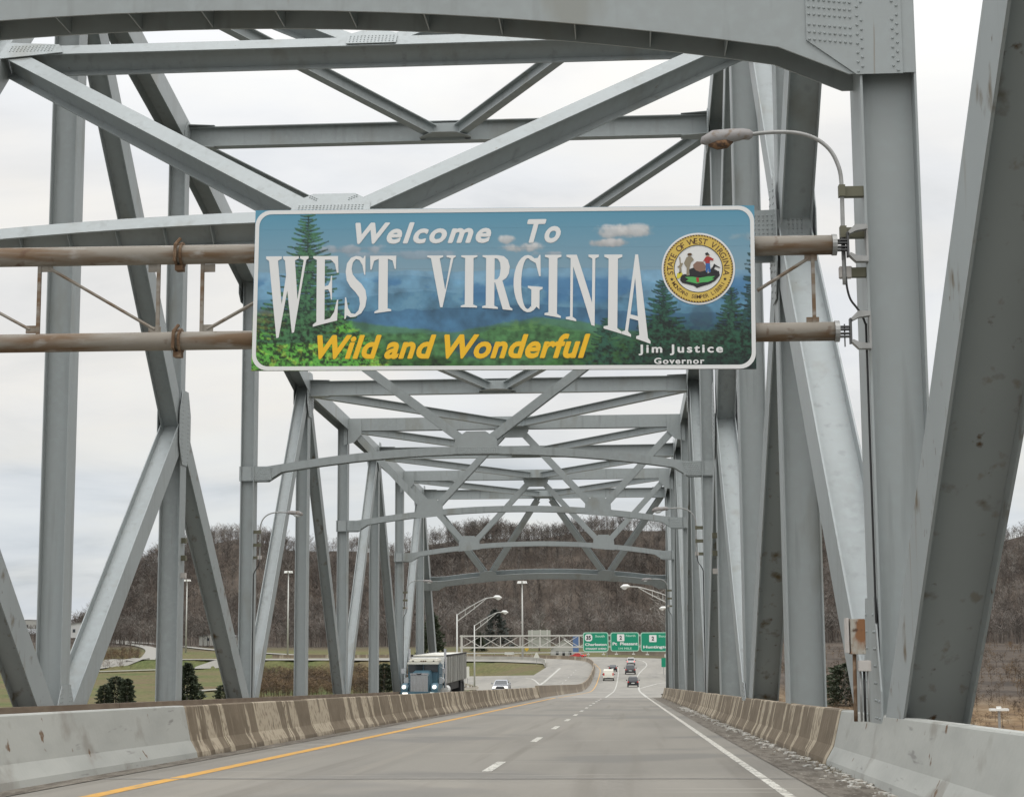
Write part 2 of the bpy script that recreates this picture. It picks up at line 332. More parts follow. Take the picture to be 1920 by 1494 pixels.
ribbon('edge_line', smoothpts([(2.1, 263, 0), (4.6, 290, 0), (7.2, 303, 0), (16, 325, 0)], 2), .3, fline, .012)
ribbon('lane_line', smoothpts([(-1.7, 140.3, 0), (-1.7, 239, 0), (-1.6, 301, 0), (-1.6, 368, 0), (-1.9, 411, 0)], 2), .17, fline, .012)
ribbon('edge_line', smoothpts([(-5.6, 140.3, 0), (-4.9, 200, 0), (-4.9, 250, 0), (-5.2, 311, 0), (-5.5, 361, 0), (-6.1, 398, 0), (-8.5, 450, 0)], 2), .13, yellow, .012)
ribbon('edge_line', [(-15.6, 404, 0), (-14.7, 290, 0)], .45, fline, .012); ribbon('edge_line', smoothpts([(-14.7, 290, 0), (-17.3, 321, 0), (-19.6, 332, 0), (-26.2, 342, 0)], 2), .35, fline, .012)
for i in range(12): ribbon('lane_dash', [(-11.3, 205+i*16, 0), (-11.25, 209+i*16, 0)], .18, fline, .012)
# ------------------------------------------------------------------ barriers
def jersey(x, side, y0, y1, h=.80, back=True):      # side +1: traffic face looks towards -x
    s = side
    prof = [(0, 0), (.02, .09), (.13, .28), (.25, h-.02), (.27, h), (.40, h), (.42, h-.02)] + ([(.54, .28), (.65, .09), (.67, 0)] if back else [(.42, 0)])
    b = MB(); vs = []
    n = len(prof); my = (y0+y1)/2
    for y in (y0, y1):
        for (a, z) in prof: vs.append((s*a, y-my, z-G*(y-my)))
    b.add(vs, [(i, i+1, n+i+1, n+i) for i in range(n-1)]+[tuple(range(n)), tuple(range(2*n-1, n-1, -1))])
    return b, (x, my, -G*my)
def barrier(label, x, side, cuts, white_until, back=True, h=.80):
    e = empty('concrete_barrier', (x, cuts[0], -G*cuts[0]), label=label, cat='barrier')
    cache = {}
    for a, b_ in zip(cuts[:-1], cuts[1:]):
        L = round(b_-a, 2); w = a < white_until-.5; key = (L, w)
        mb, loc = jersey(x, side, a+.012, b_-.012, h, back)
        if key in cache:
            o = bpy.data.objects.new('barrier_segment', cache[key]); COL.objects.link(o)
        else:
            o = mb.build('barrier_segment', bwhite if w else bgrime, bevel=0); cache[key] = o.data
        o.location = loc; o.parent = e; o.matrix_parent_inverse = e.matrix_basis.inverted()
        o.location = (loc[0]+random.uniform(-.008, .008), loc[1], loc[2]+random.uniform(-.008, .006))
        if w: o['label'] = 'whitewashed barrier segment'
    return e
def cuts_from(y):
    out = []
    while y < 136: y = round(y+random.choice([2.4, 2.8, 3.0, 3.0, 3.3, 3.8]), 2); out.append(y)
    out[-1] = 139.9; return out
cutsR = [-12, -2, 7.2, 16.2, 25.1]+cuts_from(25.1)
cutsL = [-12, -1, 9.5, 18.8, 28.0]+cuts_from(28.0)
barrier('low concrete barrier along the right shoulder at the foot of the right truss', 2.86, 1, cutsR, 25.1, back=False)
barrier('concrete median barrier between the two roadways left of the yellow line', -7.1, -1, cutsL, 28.0, h=.85)
e = empty('bridge_parapet', (-15.1, 0, 0), label='brown concrete parapet along the far left edge of the bridge below the left truss', cat='parapet')
pm = mat('brown_parapet_concrete', (.14, .10, .068), .9, 0, [((3, 1, 3), .4, .7, (.19, .145, .10), 6)])
for i in range(16):
    y0, y1 = -20+i*10, -10+i*10-.03; b = MB(); vs = []
    pr = [(-14.95, 0), (-15.05, .25), (-15.1, .66), (-15.32, .66), (-15.32, 0)]
    for y in (y0, y1): vs += [dk(a, y, z) for a, z in pr]
    b.add(vs, [(k, (k+1) % 5, 5+(k+1) % 5, 5+k) for k in range(5)]+[(4, 3, 2, 1, 0), (5, 6, 7, 8, 9)]); b.build('parapet_panel', pm, e)
def wall_along(name, pts, h, t, m, parent=None, seg=None, gz=zr):
    """a jersey-like wall following a path on the far road"""
    P = smoothpts(pts, 6); b = MB(); vs = []
    pr = [(-t, 0), (-t*.6, h*.35), (-t*.3, h), (t*.3, h), (t*.6, h*.35), (t, 0)]
    for i, p in enumerate(P):
        d = (P[min(i+1, len(P)-1)]-P[max(i-1, 0)]); n = Vector((d.y, -d.x, 0)).normalized()
        for a, z in pr: q = p+n*a; vs.append((q.x, q.y, gz(p.y)+z))
    k = len(pr); b.add(vs, [(i*k+j, i*k+j+1, (i+1)*k+j+1, (i+1)*k+j) for i in range(len(P)-1) for j in range(k-1)]+[tuple(range(k)), tuple(range(len(vs)-1, len(vs)-k-1, -1))])
    return b.build(name, m, parent)
bfar = mat('far_barrier_concrete', (.185, .145, .10), .9, 0, [((.5, .12, .1), .52, .6, (.32, .275, .205), 3), ((2, .8, .4), .45, .7, (.14, .11, .078), 5)])
tag(wall_along('median_wall', [(-7.4, 140.5, 0), (-6.9, 190, 0), (-6.5, 240, 0), (-6.6, 311, 0), (-7.2, 380, 0), (-8.6, 437, 0), (-12, 476, 0), (-20, 498, 0), (-34, 511, 0), (-60, 520, 0), (-110, 524, 0)], 1.0, .33, bfar),
    'brown median wall beyond the bridge curving away to the left with the highway', 'barrier')
tag(wall_along('retaining_wall', [(-6, 545, 0), (2, 540, 0), (12, 520, 0), (16, 470, 0), (18, 430, 0)], 1.9, .3, mat('tan_wall', (.19, .155, .115), .9, 0, [(.3, .4, .7, (.14, .115, .085), 5)])),
    'low tan retaining wall on the right of the far bend under the green signs', 'wall')
e = empty('guardrail', (-60, 540, zr(540)), label='pale grey guardrail along the outside of the far bend', cat='guardrail')
wall_along('rail_beam', [(-60, 541, 0), (-36, 540, 0), (-18, 543, 0), (-6, 546, 0)], .25, .12, galv, e, gz=lambda y: zr(y)+.75)
for i in range(10): b = MB(); b.box((-60+i*6, 541.8, zr(541)-.5), (-59.8+i*6, 541.95, zr(541)+.9)); b.build('rail_post', galv, e)
tag(wall_along('ramp_parapet', [(-62, 497, 0), (-47, 495, 0), (-34, 492, 0), (-26, 480, 0), (-22, 458, 0), (-19.6, 415, 0)], .95, .25, mat('pale_parapet', (.32, .31, .27), .85, 0, [(.4, .45, .7, (.25, .24, .21), 5)])),
    'pale concrete parapet of the curved ramp behind the grassy gore', 'parapet')
e = empty('ramp_guardrail', (-21, 215, zr(215)), label='guardrail curving along the on-ramp beside the oncoming car', cat='guardrail')
wall_along('rail_beam', [(-17.2, 150, 0), (-18.2, 200, 0), (-20.2, 232, 0), (-24, 262, 0), (-30, 296, 0)], .32, .08, mat('weathered_rail', (.40, .36, .29), .6), e, gz=lambda y: zr(y)+.45)
for i in range(14):
    y = 152+i*10.5; x = np.interp(y, [150, 200, 232, 262, 296], [-17.2, -18.2, -20.2, -24, -30]); b = MB(); b.box((x-.32, y-.08, zr(y)-.6), (x-.16, y+.08, zr(y)+.75)); b.build('rail_post', mat('rail_wood', (.2, .16, .12), .9) if i == 0 else bpy.data.materials['rail_wood'], e)
# ------------------------------------------------------------------ the truss bridge
D0, DP = -1.9445, 11.8429
def KY(k): return D0+k*DP
XLc, XRc, XC = -15.60, 3.50, -6.05
bridge = empty('truss_bridge', (XC, KY(6), -G*KY(6)), label='grey painted steel truss bridge over the road with riveted posts and arched sway frames', cat='bridge')
def member(name, P, Q, N, w, D, t=.03, wt=.03, m=steel, web=0., parent=bridge):   # web: offset of the web along a x N
    P, Q, N = Vector(P), Vector(Q), Vector(N); a = (Q-P).normalized(); n = (N-a*N.dot(a)).normalized(); b = a.cross(n); L = (Q-P).length; c = (P+Q)/2
    o = MB()
    for s in (-1, 1): o.obox(c+n*s*(w/2-t/2), a*L/2, n*t/2, b*D/2)
    o.obox(c+b*web*D, a*(L/2-.003), n*(w/2-t-.001), b*wt/2)
    return o.build(name, m, parent)
def node(x, k, h): return dk(x, KY(k), h)
HT = {2: 21.0, 3: 22.0, 4: 22.4, 5: 20.5, 6: 18.0, 7: 15.6, 8: 15.6, 9: 15.6, 10: 15.6, 11: 15.6}
HM, HB = 10.0, -1.0
rivg = {}
def rivets(pts, n, parent, r=.021, hgt=.016):
    """rivet heads on a plate with outward normal n, joined: nobody could pick them apart"""
    n = Vector(n).normalized(); a = n.orthogonal().normalized(); b = n.cross(a); vs = []; fs = []; k = 6
    for p in pts:
        p = Vector(p); o = len(vs)
        for i in range(k): t = 2*math.pi*i/k; vs.append(tuple(p+(a*math.cos(t)+b*math.sin(t))*r))
        for i in range(k): t = 2*math.pi*i/k; vs.append(tuple(p+(a*math.cos(t)+b*math.sin(t))*r*.6+n*hgt))
        fs += [(o+i, o+(i+1) % k, o+k+(i+1) % k, o+k+i) for i in range(k)]+[tuple(o+k+i for i in range(k))]
    me = bpy.data.meshes.new('rivets'); me.from_pydata(vs, [], fs); me.materials.append(steel); o = bpy.data.objects.new('rivets', me); COL.objects.link(o); put(o, parent); o['kind'] = 'stuff'
    return o
def put(o, parent):
    o.parent = parent
    mw = Matrix.Identity(4); p = parent
    chain = []
    while p: chain.append(p); p = p.parent
    for q in reversed(chain): mw = mw @ (q.matrix_parent_inverse @ q.matrix_basis)
    o.matrix_parent_inverse = mw.inverted()
for sx, X in ((-1, XLc), (1, XRc)):
    ax = Vector((1, 0, 0)); inn = -sx
    for k in range(1, 12):
        w = .72 if k <= 5 else .56; D = .95 if k == 2 else (.72 if k <= 7 else .6)
        top = HM if k == 1 else HT.get(k, 15.6)
        if k in (3, 5):
            member('vertical_post', node(X, k, HB), node(X, k, HM), ax, w, .75, web=-.18); member('vertical_post', node(X, k, HM+.01), node(X, k, top), ax, .60, .55)
        else: member('vertical_post', node(X, k, HB), node(X, k, top), ax, w, D, web=-D*.24)
    def diag(k0, h0, k1, h1, w=.70, D=.72, m=steel): return member('diagonal_brace', node(X, k0, h0), node(X, k1, h1), ax, w, D, m=m, web=D*.3 if h0 > h1 else -D*.25)
    diag(1, HM, 2, HB+.4, .76, .84, steel_rust)
    diag(2, HB+.4, 3, HM, .66, .95); diag(3, HM, 4, HB+.4, .66, .85, steel_rust); diag(4, HB+.4, 5, HM, .66, .85); diag(5, HM, 6, HB+.4, .66, .8, steel_rust)
    member('diagonal_brace', node(X, 3, HM)+Vector((0, -.50, .46)), node(X, 2, 21.0), ax, .62, .8, web=-.2); diag(3, HM, 4, HT[4], .58, .66); diag(5, HM, 4, HT[4], .62, .8)
    diag(6, HB+.4, 7, HT[7], .52, .66); diag(7, HT[7], 8, HB+.4, .52, .6, steel_rust); diag(8, HB+.4, 9, HT[9], .52, .6); diag(9, HT[9], 10, HB+.4, .52, .6); diag(10, HB+.4, 11, HT[11], .52, .6)
    member('end_post', node(X, 11, HT[11]), node(X, 12, -1), ax, .56, .8)
    for k in range(2, 11): member('top_chord', node(X, k, HT[k])+Vector((0, .02, 0)), node(X, k+1, HT[k+1])-Vector((0, .02, 0)), ax, .74 if k < 7 else .60, .85 if k < 7 else .72)
    # gusset plates with rivets on the inner face
    for k, h, ry, rz in [(3, HM, .75, 1.25), (5, HM, .72, 1.3), (7, 15.2, .85, 1.1), (9, 15.3, .8, .9), (11, 15.3, .8, .9), (4, 21.8, .9, 1.1), (6, 17.7, .7, .6), (2, 0.35, .72, 1.9), (4, .2, .7, 1.0), (5, 20.2, .8, .7)]:
        c = node(X, k, h); hw = (.72 if k <= 5 else .60)/2+(.02 if k in (3, 5, 4, 2) else .075 if k == 6 else .025)
        for face in (inn, -inn):
            x = c.x+face*(hw+.012)
            poly = [(x, c.y-ry, c.z-rz*.45), (x, c.y-ry*.45, c.z-rz), (x, c.y+ry*.45, c.z-rz), (x, c.y+ry, c.z-rz*.45), (x, c.y+ry, c.z+rz*.4), (x, c.y+ry*.5, c.z+rz), (x, c.y-ry*.5, c.z+rz), (x, c.y-ry, c.z+rz*.4)]
            b = MB(); b.plate(poly, (1, 0, 0), .022); g = b.build('gusset_plate', steel, bridge)
            if face == inn and k <= 9:
                pts = []
                for i in range(-8, 9):
                    for yy in (-.42, -.30, .30, .42):
                        z = i*rz/9
                        if abs(yy)*1.0 < ry*(1 if abs(z) < rz*.42 else 1-.5*(abs(z)-rz*.42)/(rz*.58))-.06: pts.append((x+face*.012, c.y+yy, c.z+z))
                    z = i*rz/9
                    if abs(z) < rz*.4: pts += [(x+face*.012, c.y-ry*.86, c.z+z), (x+face*.012, c.y+ry*.86, c.z+z)]
                rivets(pts, (face, 0, 0), g)
# ---- arches
def arch(name, O, V, Wn, half, apex, endh, depth, wd, band, parent=bridge, stiff=True, rise=.75, endw=1.15, rec=.16, tw=1.75):
    """O: centre point on the plane at deck level reference; V: in-plane up; Wn: plane normal towards viewer"""
    O, V, Wn = Vector(O), Vector(V).normalized(), Vector(Wn).normalized(); U = Vector((1, 0, 0))
    xs = [-half, -half+.72, -half+endw, -half+1.75]+[(-half+1.75)+(2*half-3.5)*i/22 for i in range(1, 22)]+[half-1.75, half-endw, half-.72, half]
    def bot(x):
        b = apex-rise*(x/(half-1.1))**2
        a = half-abs(x); e = apex-rise-.27
        if a <= endw: return e
        if a < tw: t = (a-endw)/(tw-endw); return e+(b-e)*t
        return b
    def top(x):
        a = half-abs(x)
        t = apex+band-rise*(x/(half-1.1))**2
        return t if a >= tw else max(t, apex-rise-.27+endh) if a > .8 else apex-rise-.27+endh
    o = MB()
    for s in (1, -1):
        vs = []
        for x in xs:
            for t_ in (.015, -.015):
                vs += [O+U*x+V*bot(x)+Wn*(s*(wd/2)+t_), O+U*x+V*top(x)+Wn*(s*(wd/2)+t_)]
        n = len(xs); fs = []
        for i in range(n-1):
            a, b = 4*i, 4*i+4
            fs += [(a, b, b+1, a+1), (a+3, b+3, b+2, a+2), (a+1, b+1, b+3, a+3), (a+2, b+2, b, a)]
        fs += [(0, 1, 3, 2), (4*n-4, 4*n-2, 4*n-1, 4*n-3)]
        o.add(vs, fs)
    vs = []
    for x in xs:                                   # web between the two plates
        m_ = bot(x)+min(rec, (top(x)-bot(x))*.55)
        for dz in (-.012, .012): vs += [O+U*x+V*(m_+dz)+Wn*(wd/2-.017), O+U*x+V*(m_+dz)-Wn*(wd/2-.017)]
    n = len(xs)
    o.add(vs, [f for i in range(n-1) for f in ((4*i, 4*i+1, 4*i+5, 4*i+4), (4*i+2, 4*i+6, 4*i+7, 4*i+3))])
    r = o.build(name, steel, parent)
    if stiff:
        for i in range(1, 17):
            x = -half+1.4+i*(2*half-2.8)/17; m_ = bot(x)+min(rec, (top(x)-bot(x))*.55)-.015
            b = MB(); b.obox(O+U*x+V*((bot(x)+m_)/2+.01), U*.008, V*((m_-bot(x))/2-.008), Wn*(wd/2-.02)); b.build('stiffener', steel, r)
    return r, bot, top, O, U, V, Wn
HALF = (XRc-XLc)/2+.33
Vz, Wy = Vector((0, 0, 1)), Vector((0, -1, 0))
def gus(poly2, O, U, V, Wn, off, name='gusset_plate', riv=None):
    b = MB(); b.plate([O+U*x+V*z+Wn*off for x, z in poly2], Wn, .02); g = b.build(name, steel, bridge)
    if riv: rivets([O+U*x+V*z+Wn*(off+.01) for x, z in riv], Wn, g)
    return g
# near portal at panel 2: deep plate arch
O2 = dk(XC+.0, KY(2)-.12, 0)
arch('sway_arch', O2, Vz, Wy, HALF+.02, 10.10, 1.9, 0, .70, 1.45, rise=.85, rec=.42, tw=1.46, endw=.85)
gx = (at(1511, 79, 21.3).x-XC, at(1605, 143, 21.3).x-XC, at(1692, 143, 21.3).x-XC)
gz = (at(1511, 79, 21.3).z+G*KY(2), at(1605, 143, 21.3).z+G*KY(2))
for s in (1, -1):
    poly = [(s*gx[0], 11.4), (s*gx[0], gz[0]), (s*gx[1], gz[1]), (s*gx[2], gz[1]), (s*gx[2], 11.4)]
    riv = []
    zb = gz[0]
    for r_, z in enumerate([.04, .14, .24, .38, .48, .58, .70, .82, .92]):
        for c in range(9): riv.append((s*(gx[0]+.04+c*.066), zb+z-.03-c*.008))
    for i in range(30):
        z = gz[1]+.04+i*.062
        if i in (13, 20): continue
        riv.append((s*(gx[1]+(.06 if i % 2 else .005)+.02), z)); riv.append((s*(gx[2]-(.12 if i % 2 else .06)), z))
    gus(poly, O2, Vector((1, 0, 0)), Vz, Wy, .378, riv=riv)
    gus([(-7.3, 10.42), (-5.9, 10.42), (-5.9, 11.2), (-7.3, 11.2)] if s > 0 else [(3.0, 11.4), (4.2, 11.4), (4.2, 12), (3.0, 12)], dk(-1.0 if s > 0 else XC, KY(2)-.12, 0), Vector((1, 0, 0)), Vz, Wy, .378)
# inclined portal from M3 to top of panel 4
P3, P4 = dk(XC, KY(3), HM), dk(XC, KY(4), HT[4]); V3 = (P4-P3).normalized(); W3 = Vector((0, -V3.z, V3.y)); L3 = (P4-P3).length
ar = arch('sway_arch', P3-V3*10.55, V3, W3, HALF, 11.25, .9, 0, .58, .42, rec=.22)
def inpl(x, v, off=0): return P3+Vector((x, 0, 0))+V3*v+W3*off
vs_ = .54*L3; inner = (XRc-XLc)/2-.30
member('cross_strut', inpl(-inner, vs_), inpl(inner, vs_), W3, .62, .46)
for s in (-1, 1):
    member('sway_diagonal', inpl(s*.55, 1.25), inpl(s*(inner-.1), vs_-.1), W3, .60, .44)
    member('sway_diagonal', inpl(s*.5, vs_+.25), inpl(s*(inner-.6), L3-.6), W3, .50, .40)
rv = [(x*.075, 1.08+r_*.075) for r_ in range(3) for x in range(-9, 10)]+[(s*(.35+.05*i), 1.45+.04*i+.07*j) for s in (-1, 1) for i in range(4) for j in range(2)]
gus([(-.85, .98), (.85, .98), (.80, 1.42), (.45, 1.72), (-.45, 1.72), (-.80, 1.42)], P3, Vector((1, 0, 0)), V3, W3, .33, riv=rv)
gus([(-.62, vs_-.2), (.62, vs_-.2), (.62, vs_+.3), (.3, vs_+.5), (-.3, vs_+.5), (-.62, vs_+.3)], P3, Vector((1, 0, 0)), V3, W3, .345, riv=[(x*.09, vs_-.12+r_*.1) for r_ in range(4) for x in range(-6, 7)])
for s in (-1, 1):
    gus([(s*(inner-1.5), vs_-.22), (s*(inner+.1), vs_-.5), (s*(inner+.1), vs_+.4), (s*(inner-1.3), vs_+.22)], P3, Vector((1, 0, 0)), V3, W3, .345, riv=[(s*(inner-1.2+i*.09), vs_-.12+j*.09) for i in range(13) for j in range(4)])
    gus([(s*(HALF-1.35), 9.72), (s*(HALF+.02), 9.66), (s*(HALF+.02), 10.52), (s*(HALF-1.35), 10.50)], dk(XC, KY(3)-.50, 0), Vector((1, 0, 0)), Vz, Wy, .03, riv=[(s*(HALF-.2-i*.085), 9.76+j*.09) for i in range(13) for j in range(8) if i not in (4, 5)])
member('cross_strut', dk(XLc+.3, KY(4), HT[4]-.1), dk(XRc-.3, KY(4), HT[4]-.1), (0, 1, 0), .55, .6)
# vertical sway frames
for k in (6, 8, 10):
    O = dk(XC, KY(k), 0)
    arch('sway_arch', O, Vz, Wy, HALF, 10.55, .62, 0, .52, .33, stiff=(k == 6))
    h = HT[k]-.1
    member('cross_strut', dk(XLc+.3, KY(k), h), dk(XRc-.3, KY(k), h), (0, 1, 0), .50, .70)
    U = Vector((1, 0, 0))
    for s in (-1, 1):
        gus([(s*(HALF-1.35), 9.58), (s*(HALF+.01), 9.56), (s*(HALF+.01), 10.16), (s*(HALF-1.3), 10.10)], O, U, Vz, Wy, .29, riv=[(s*(HALF-.66-j*.03-i*.07), 9.66+j*.085) for i in range(9) for j in range(6)]+[(s*(HALF-.1-i*.4), 9.64+j*.075) for i in range(2) for j in range(7)])
    ymem = lambda x0, z0, x1, z1: member('sway_diagonal', O+U*x0+Vz*z0, O+U*x1+Vz*z1, (0, 1, 0), .46, .36)
    if k == 6:
        for s in (-1, 1): ymem(s*.55, 11.15, s*(inner-.4), h-.5)
        gus([(-.95, 10.57), (.95, 10.57), (.85, 11.2), (.4, 11.5), (-.4, 11.5), (-.85, 11.2)], O, U, Vz, Wy, .29, riv=[(x*.09, 10.65+r_*.08) for r_ in range(3) for x in range(-9, 10)])
    else:
        q = 4.65
        for s in (-1, 1):
            ymem(s*(inner-.3), h-.4, s*(q+.25), 10.75); ymem(s*(q-.25), 10.75, s*.5, h-.55)
            zb = 10.55-.75*(q/(HALF-1.1))**2
            gus([(s*(q-.75), zb+.02), (s*(q+.75), zb-.12), (s*(q+.7), zb+.6), (s*(q+.35), zb+.95), (s*(q-.35), zb+.95), (s*(q-.7), zb+.65)], O, U, Vz, Wy, .29)
            gus([(s*(inner+.25), h+.34), (s*(inner+.25), h-1.15), (s*(inner-.35), h-1.0), (s*(inner-.75), h-.55), (s*(inner-.75), h-.36), (s*(inner-.75), h+.34)], O, U, Vz, Wy, .29)
        gus([(-.85, h+.1), (.85, h+.1), (.85, h-.5), (.6, h-.85), (-.6, h-.85), (-.85, h-.5)], O, U, Vz, Wy, .29)
# odd struts with vertical webs
for k in (5, 7, 9, 11):
    h = HT[k]-.1
    member('cross_strut', dk(XLc+.34, KY(k), h), dk(XRc-.34, KY(k), h), (0, 0, 1), .72, .42)
    for s in (-1, 1):
        x = XC+s*(inner+.0)
        for dz in (.39, -.39):
            b = MB(); b.plate([(x, KY(k)-.45, h-G*KY(k)+dz), (x-s*1.0, KY(k)-.24, h-G*KY(k)+dz), (x-s*1.0, KY(k)+.24, h-G*KY(k)+dz), (x, KY(k)+.45, h-G*KY(k)+dz)], (0, 0, 1), .02); b.build('flange_plate', steel, bridge)
# top laterals: from mid strut to the nearer chord nodes
for k in range(4, 11):
    for s in (-1, 1):
        a = dk(XC+s*.45, KY(k+1)-.25, HT[k+1]-.15); b = dk(XC+s*(inner-.2), KY(k)+.5, HT[k]-.25)
        member('lateral_brace', a, b, (0, 0, 1), .42, .34)
    b = MB(); zc_ = HT[k+1]-.40-G*KY(k+1); b.plate([(XC-.9, KY(k+1)+.3, zc_), (XC-.9, KY(k+1)-.4, zc_+.02), (XC-.4, KY(k+1)-.9, zc_+.05), (XC+.4, KY(k+1)-.9, zc_+.05), (XC+.9, KY(k+1)-.4, zc_+.02), (XC+.9, KY(k+1)+.3, zc_)], (0, 0, 1), .02); b.build('gusset_plate', steel, bridge)
    b = MB(); b.box((XC-.7, KY(k+1)-.28, zc_-.08), (XC+.7, KY(k+1)-.25, zc_+.55)); b.build('gusset_plate', steel, bridge)
# far inclined portal
PA, PB = dk(XC, KY(11), HT[11]), dk(XC, KY(12), -1); V5 = (PA-PB).normalized(); W5 = Vector((0, -V5.z, V5.y)); L5 = (PA-PB).length
hv = L5*(10.2/(HT[11]+1))
arch('portal_arch', PB+V5*(hv-10.0), V5, W5, HALF, 10.3, .9, 0, .62, .55, stiff=False)
def ie(x, v): return PB+Vector((x, 0, 0))+V5*v
for s in (-1, 1):
    member('sway_diagonal', ie(s*(inner-.3), L5-.4), ie(s*4.9, hv+.7), W5, .46, .40); member('sway_diagonal', ie(s*4.4, hv+.7), ie(s*.5, L5-.6), W5, .46, .40)
    b = MB(); b.plate([ie(s*3.9, hv+.2)+W5*.33, ie(s*5.4, hv+.0)+W5*.33, ie(s*5.3, hv+.9)+W5*.33, ie(s*4.9, hv+1.1)+W5*.33, ie(s*4.3, hv+1.1)+W5*.33, ie(s*4.0, hv+.9)+W5*.33], W5, .02); b.build('gusset_plate', steel, bridge)
# small hardware: bolt pairs, brackets on panel-5 posts
for sx, X in ((-1, XLc), (1, XRc)):
    for i, h in enumerate((6.1, 5.5, 4.9)):
        p = node(X, 5, h); xx = X-sx*.36
        b = MB(); b.box((xx-sx*.0, p.y-.10, p.z-.09), (xx-sx*.16, p.y+.10, p.z+.09)); b.build('bracket', boxgrey if i == 2 else olive, bridge)
# ------------------------------------------------------------------ bridge lamps
def bridge_lamp(X, k, side, label, rust_=False):
    """side: +1 lamp on the right truss reaching left"""
    y = KY(k)-(.45 if k == 2 else .25); base = dk(X, y, 0); s = -side
    e = empty('bridge_lamp', dk(X, y, 5.6), label=label, cat='street lamp', group='lamps on bridge posts')
    P = lambda dx, h: (X+s*dx, y, h-G*y)
    pts = [P(.28, 6.2), P(.28, 7.0), P(.28, 7.55), P(.32, 7.78), P(.42, 7.98), P(.60, 8.13), P(.85, 8.21), P(1.15, 8.225), P(1.46, 8.20)]
    b = MB(); b.tube(smoothpts(pts, 4), .027, 8); b.build('arm', galv, e, smooth=True)
    b = MB(); b.tube([P(1.40, 8.20), P(1.44, 8.2), P(1.52, 8.21), P(1.60, 8.20), P(1.70, 8.19), P(1.90, 8.17), P(2.03, 8.13), P(2.06, 8.10)], [.04, .07, .075, .085, .095, .10, .06, .02], 12); h_ = b.build('lamp_head', lampgrey, e, smooth=True)
    b = MB(); b.tube([P(1.66, 8.125), P(1.74, 8.10), P(1.86, 8.09), P(1.97, 8.085)], [.03, .075, .08, .03], 10); b.build('lens', mat('rusted_lens', (.07, .04, .025), .8, 0, [(16, .45, .6, (.22, .12, .06), 4)]) if rust_ else glassy, h_, smooth=True)
    for h in (7.42, 6.88):
        b = MB(); b.box(P(0, h-.065), (X+s*.25, y+.12, h+.065-G*y)); b.box((X+s*.24, y-.06, h-.075-G*y), (X+s*.32, y+.06, h+.075-G*y)); b.build('clamp', olive, e)
    b = MB(); b.box(P(-.02, 6.30), (X+s*.19, y+.1, 6.42-G*y)); b.build('clamp', olive, e)
    b = MB(); b.box(P(.18, 6.29), (X+s*.34, y+.1, 6.44-G*y)); b.build('junction_box', boxgrey, e, bevel=.008)
    b = MB(); b.tube(smoothpts([P(.26, 6.30), P(.25, 6.15), P(.21, 6.0), P(.12, 5.87), P(.04, 5.7), P(.03, 5.5), P(.03, 4), P(.03, .3)], 4), .015 if k == 2 else .02, 6); b.build('cable', blackc, e)
    return e
bridge_lamp(XRc-.36, 2, 1, 'nearest bridge lamp with rusted head, curving left from the right post above the welcome sign', True)
bridge_lamp(XLc+.28, 6, -1, 'small bridge lamp on the left truss post, reaching right over the oncoming lanes')
bridge_lamp(XRc-.28, 6, 1, 'bridge lamp on the sixth right truss post, beyond the welcome sign')
bridge_lamp(XLc+.28, 10, -1, 'farthest bridge lamp on the left truss, above the oncoming truck')
bridge_lamp(XRc-.28, 10, 1, 'farthest bridge lamp on the right truss, near the far portal')
# electrical cabinet and conduit at the foot of post 2
e = empty('electrical_cabinet', at(1607, 1340, 21.0), label='rust-stained grey electrical cabinet with conduits on the foot of the near right post', cat='electrical box')
cab = mat('stained_cabinet', (.38, .36, .31), .6, 0, [((5, 5, 2.5), .44, .56, (.22, .10, .04), 5), (9, .6, .7, (.08, .04, .02), 4)])
def pbox(name, x0, y0, x1, y1, Y, d, m, par, bev=.006):
    a, c = at(x0, y0, Y), at(x1, y1, Y); b = MB(); b.box((a.x, Y, c.z), (c.x, Y+d, a.z)); return b.build(name, m, par, bevel=bev)
pbox('cabinet_body', 1594, 1160, 1624, 1226, 21.0, .22, cab, e); pbox('cabinet_side', 1586, 1158, 1593.5, 1224, 21.02, .2, boxgrey, e)
pbox('junction_box', 1610, 1238, 1634, 1258, 20.95, .16, boxgrey, e)
for x, w_, m in ((1602, 7, rust), (1613, 4, galv), (1620, 4.5, blackc), (1627, 3, galv)):
    b = MB(); y0 = 1226 if x < 1610 else 1256; p0, p1 = at(x, y0, 21.08), at(x+3, 1352, 21.08); b.tube([p0, p1], w_*.0034, 8); b.build('conduit', m, e, smooth=True)
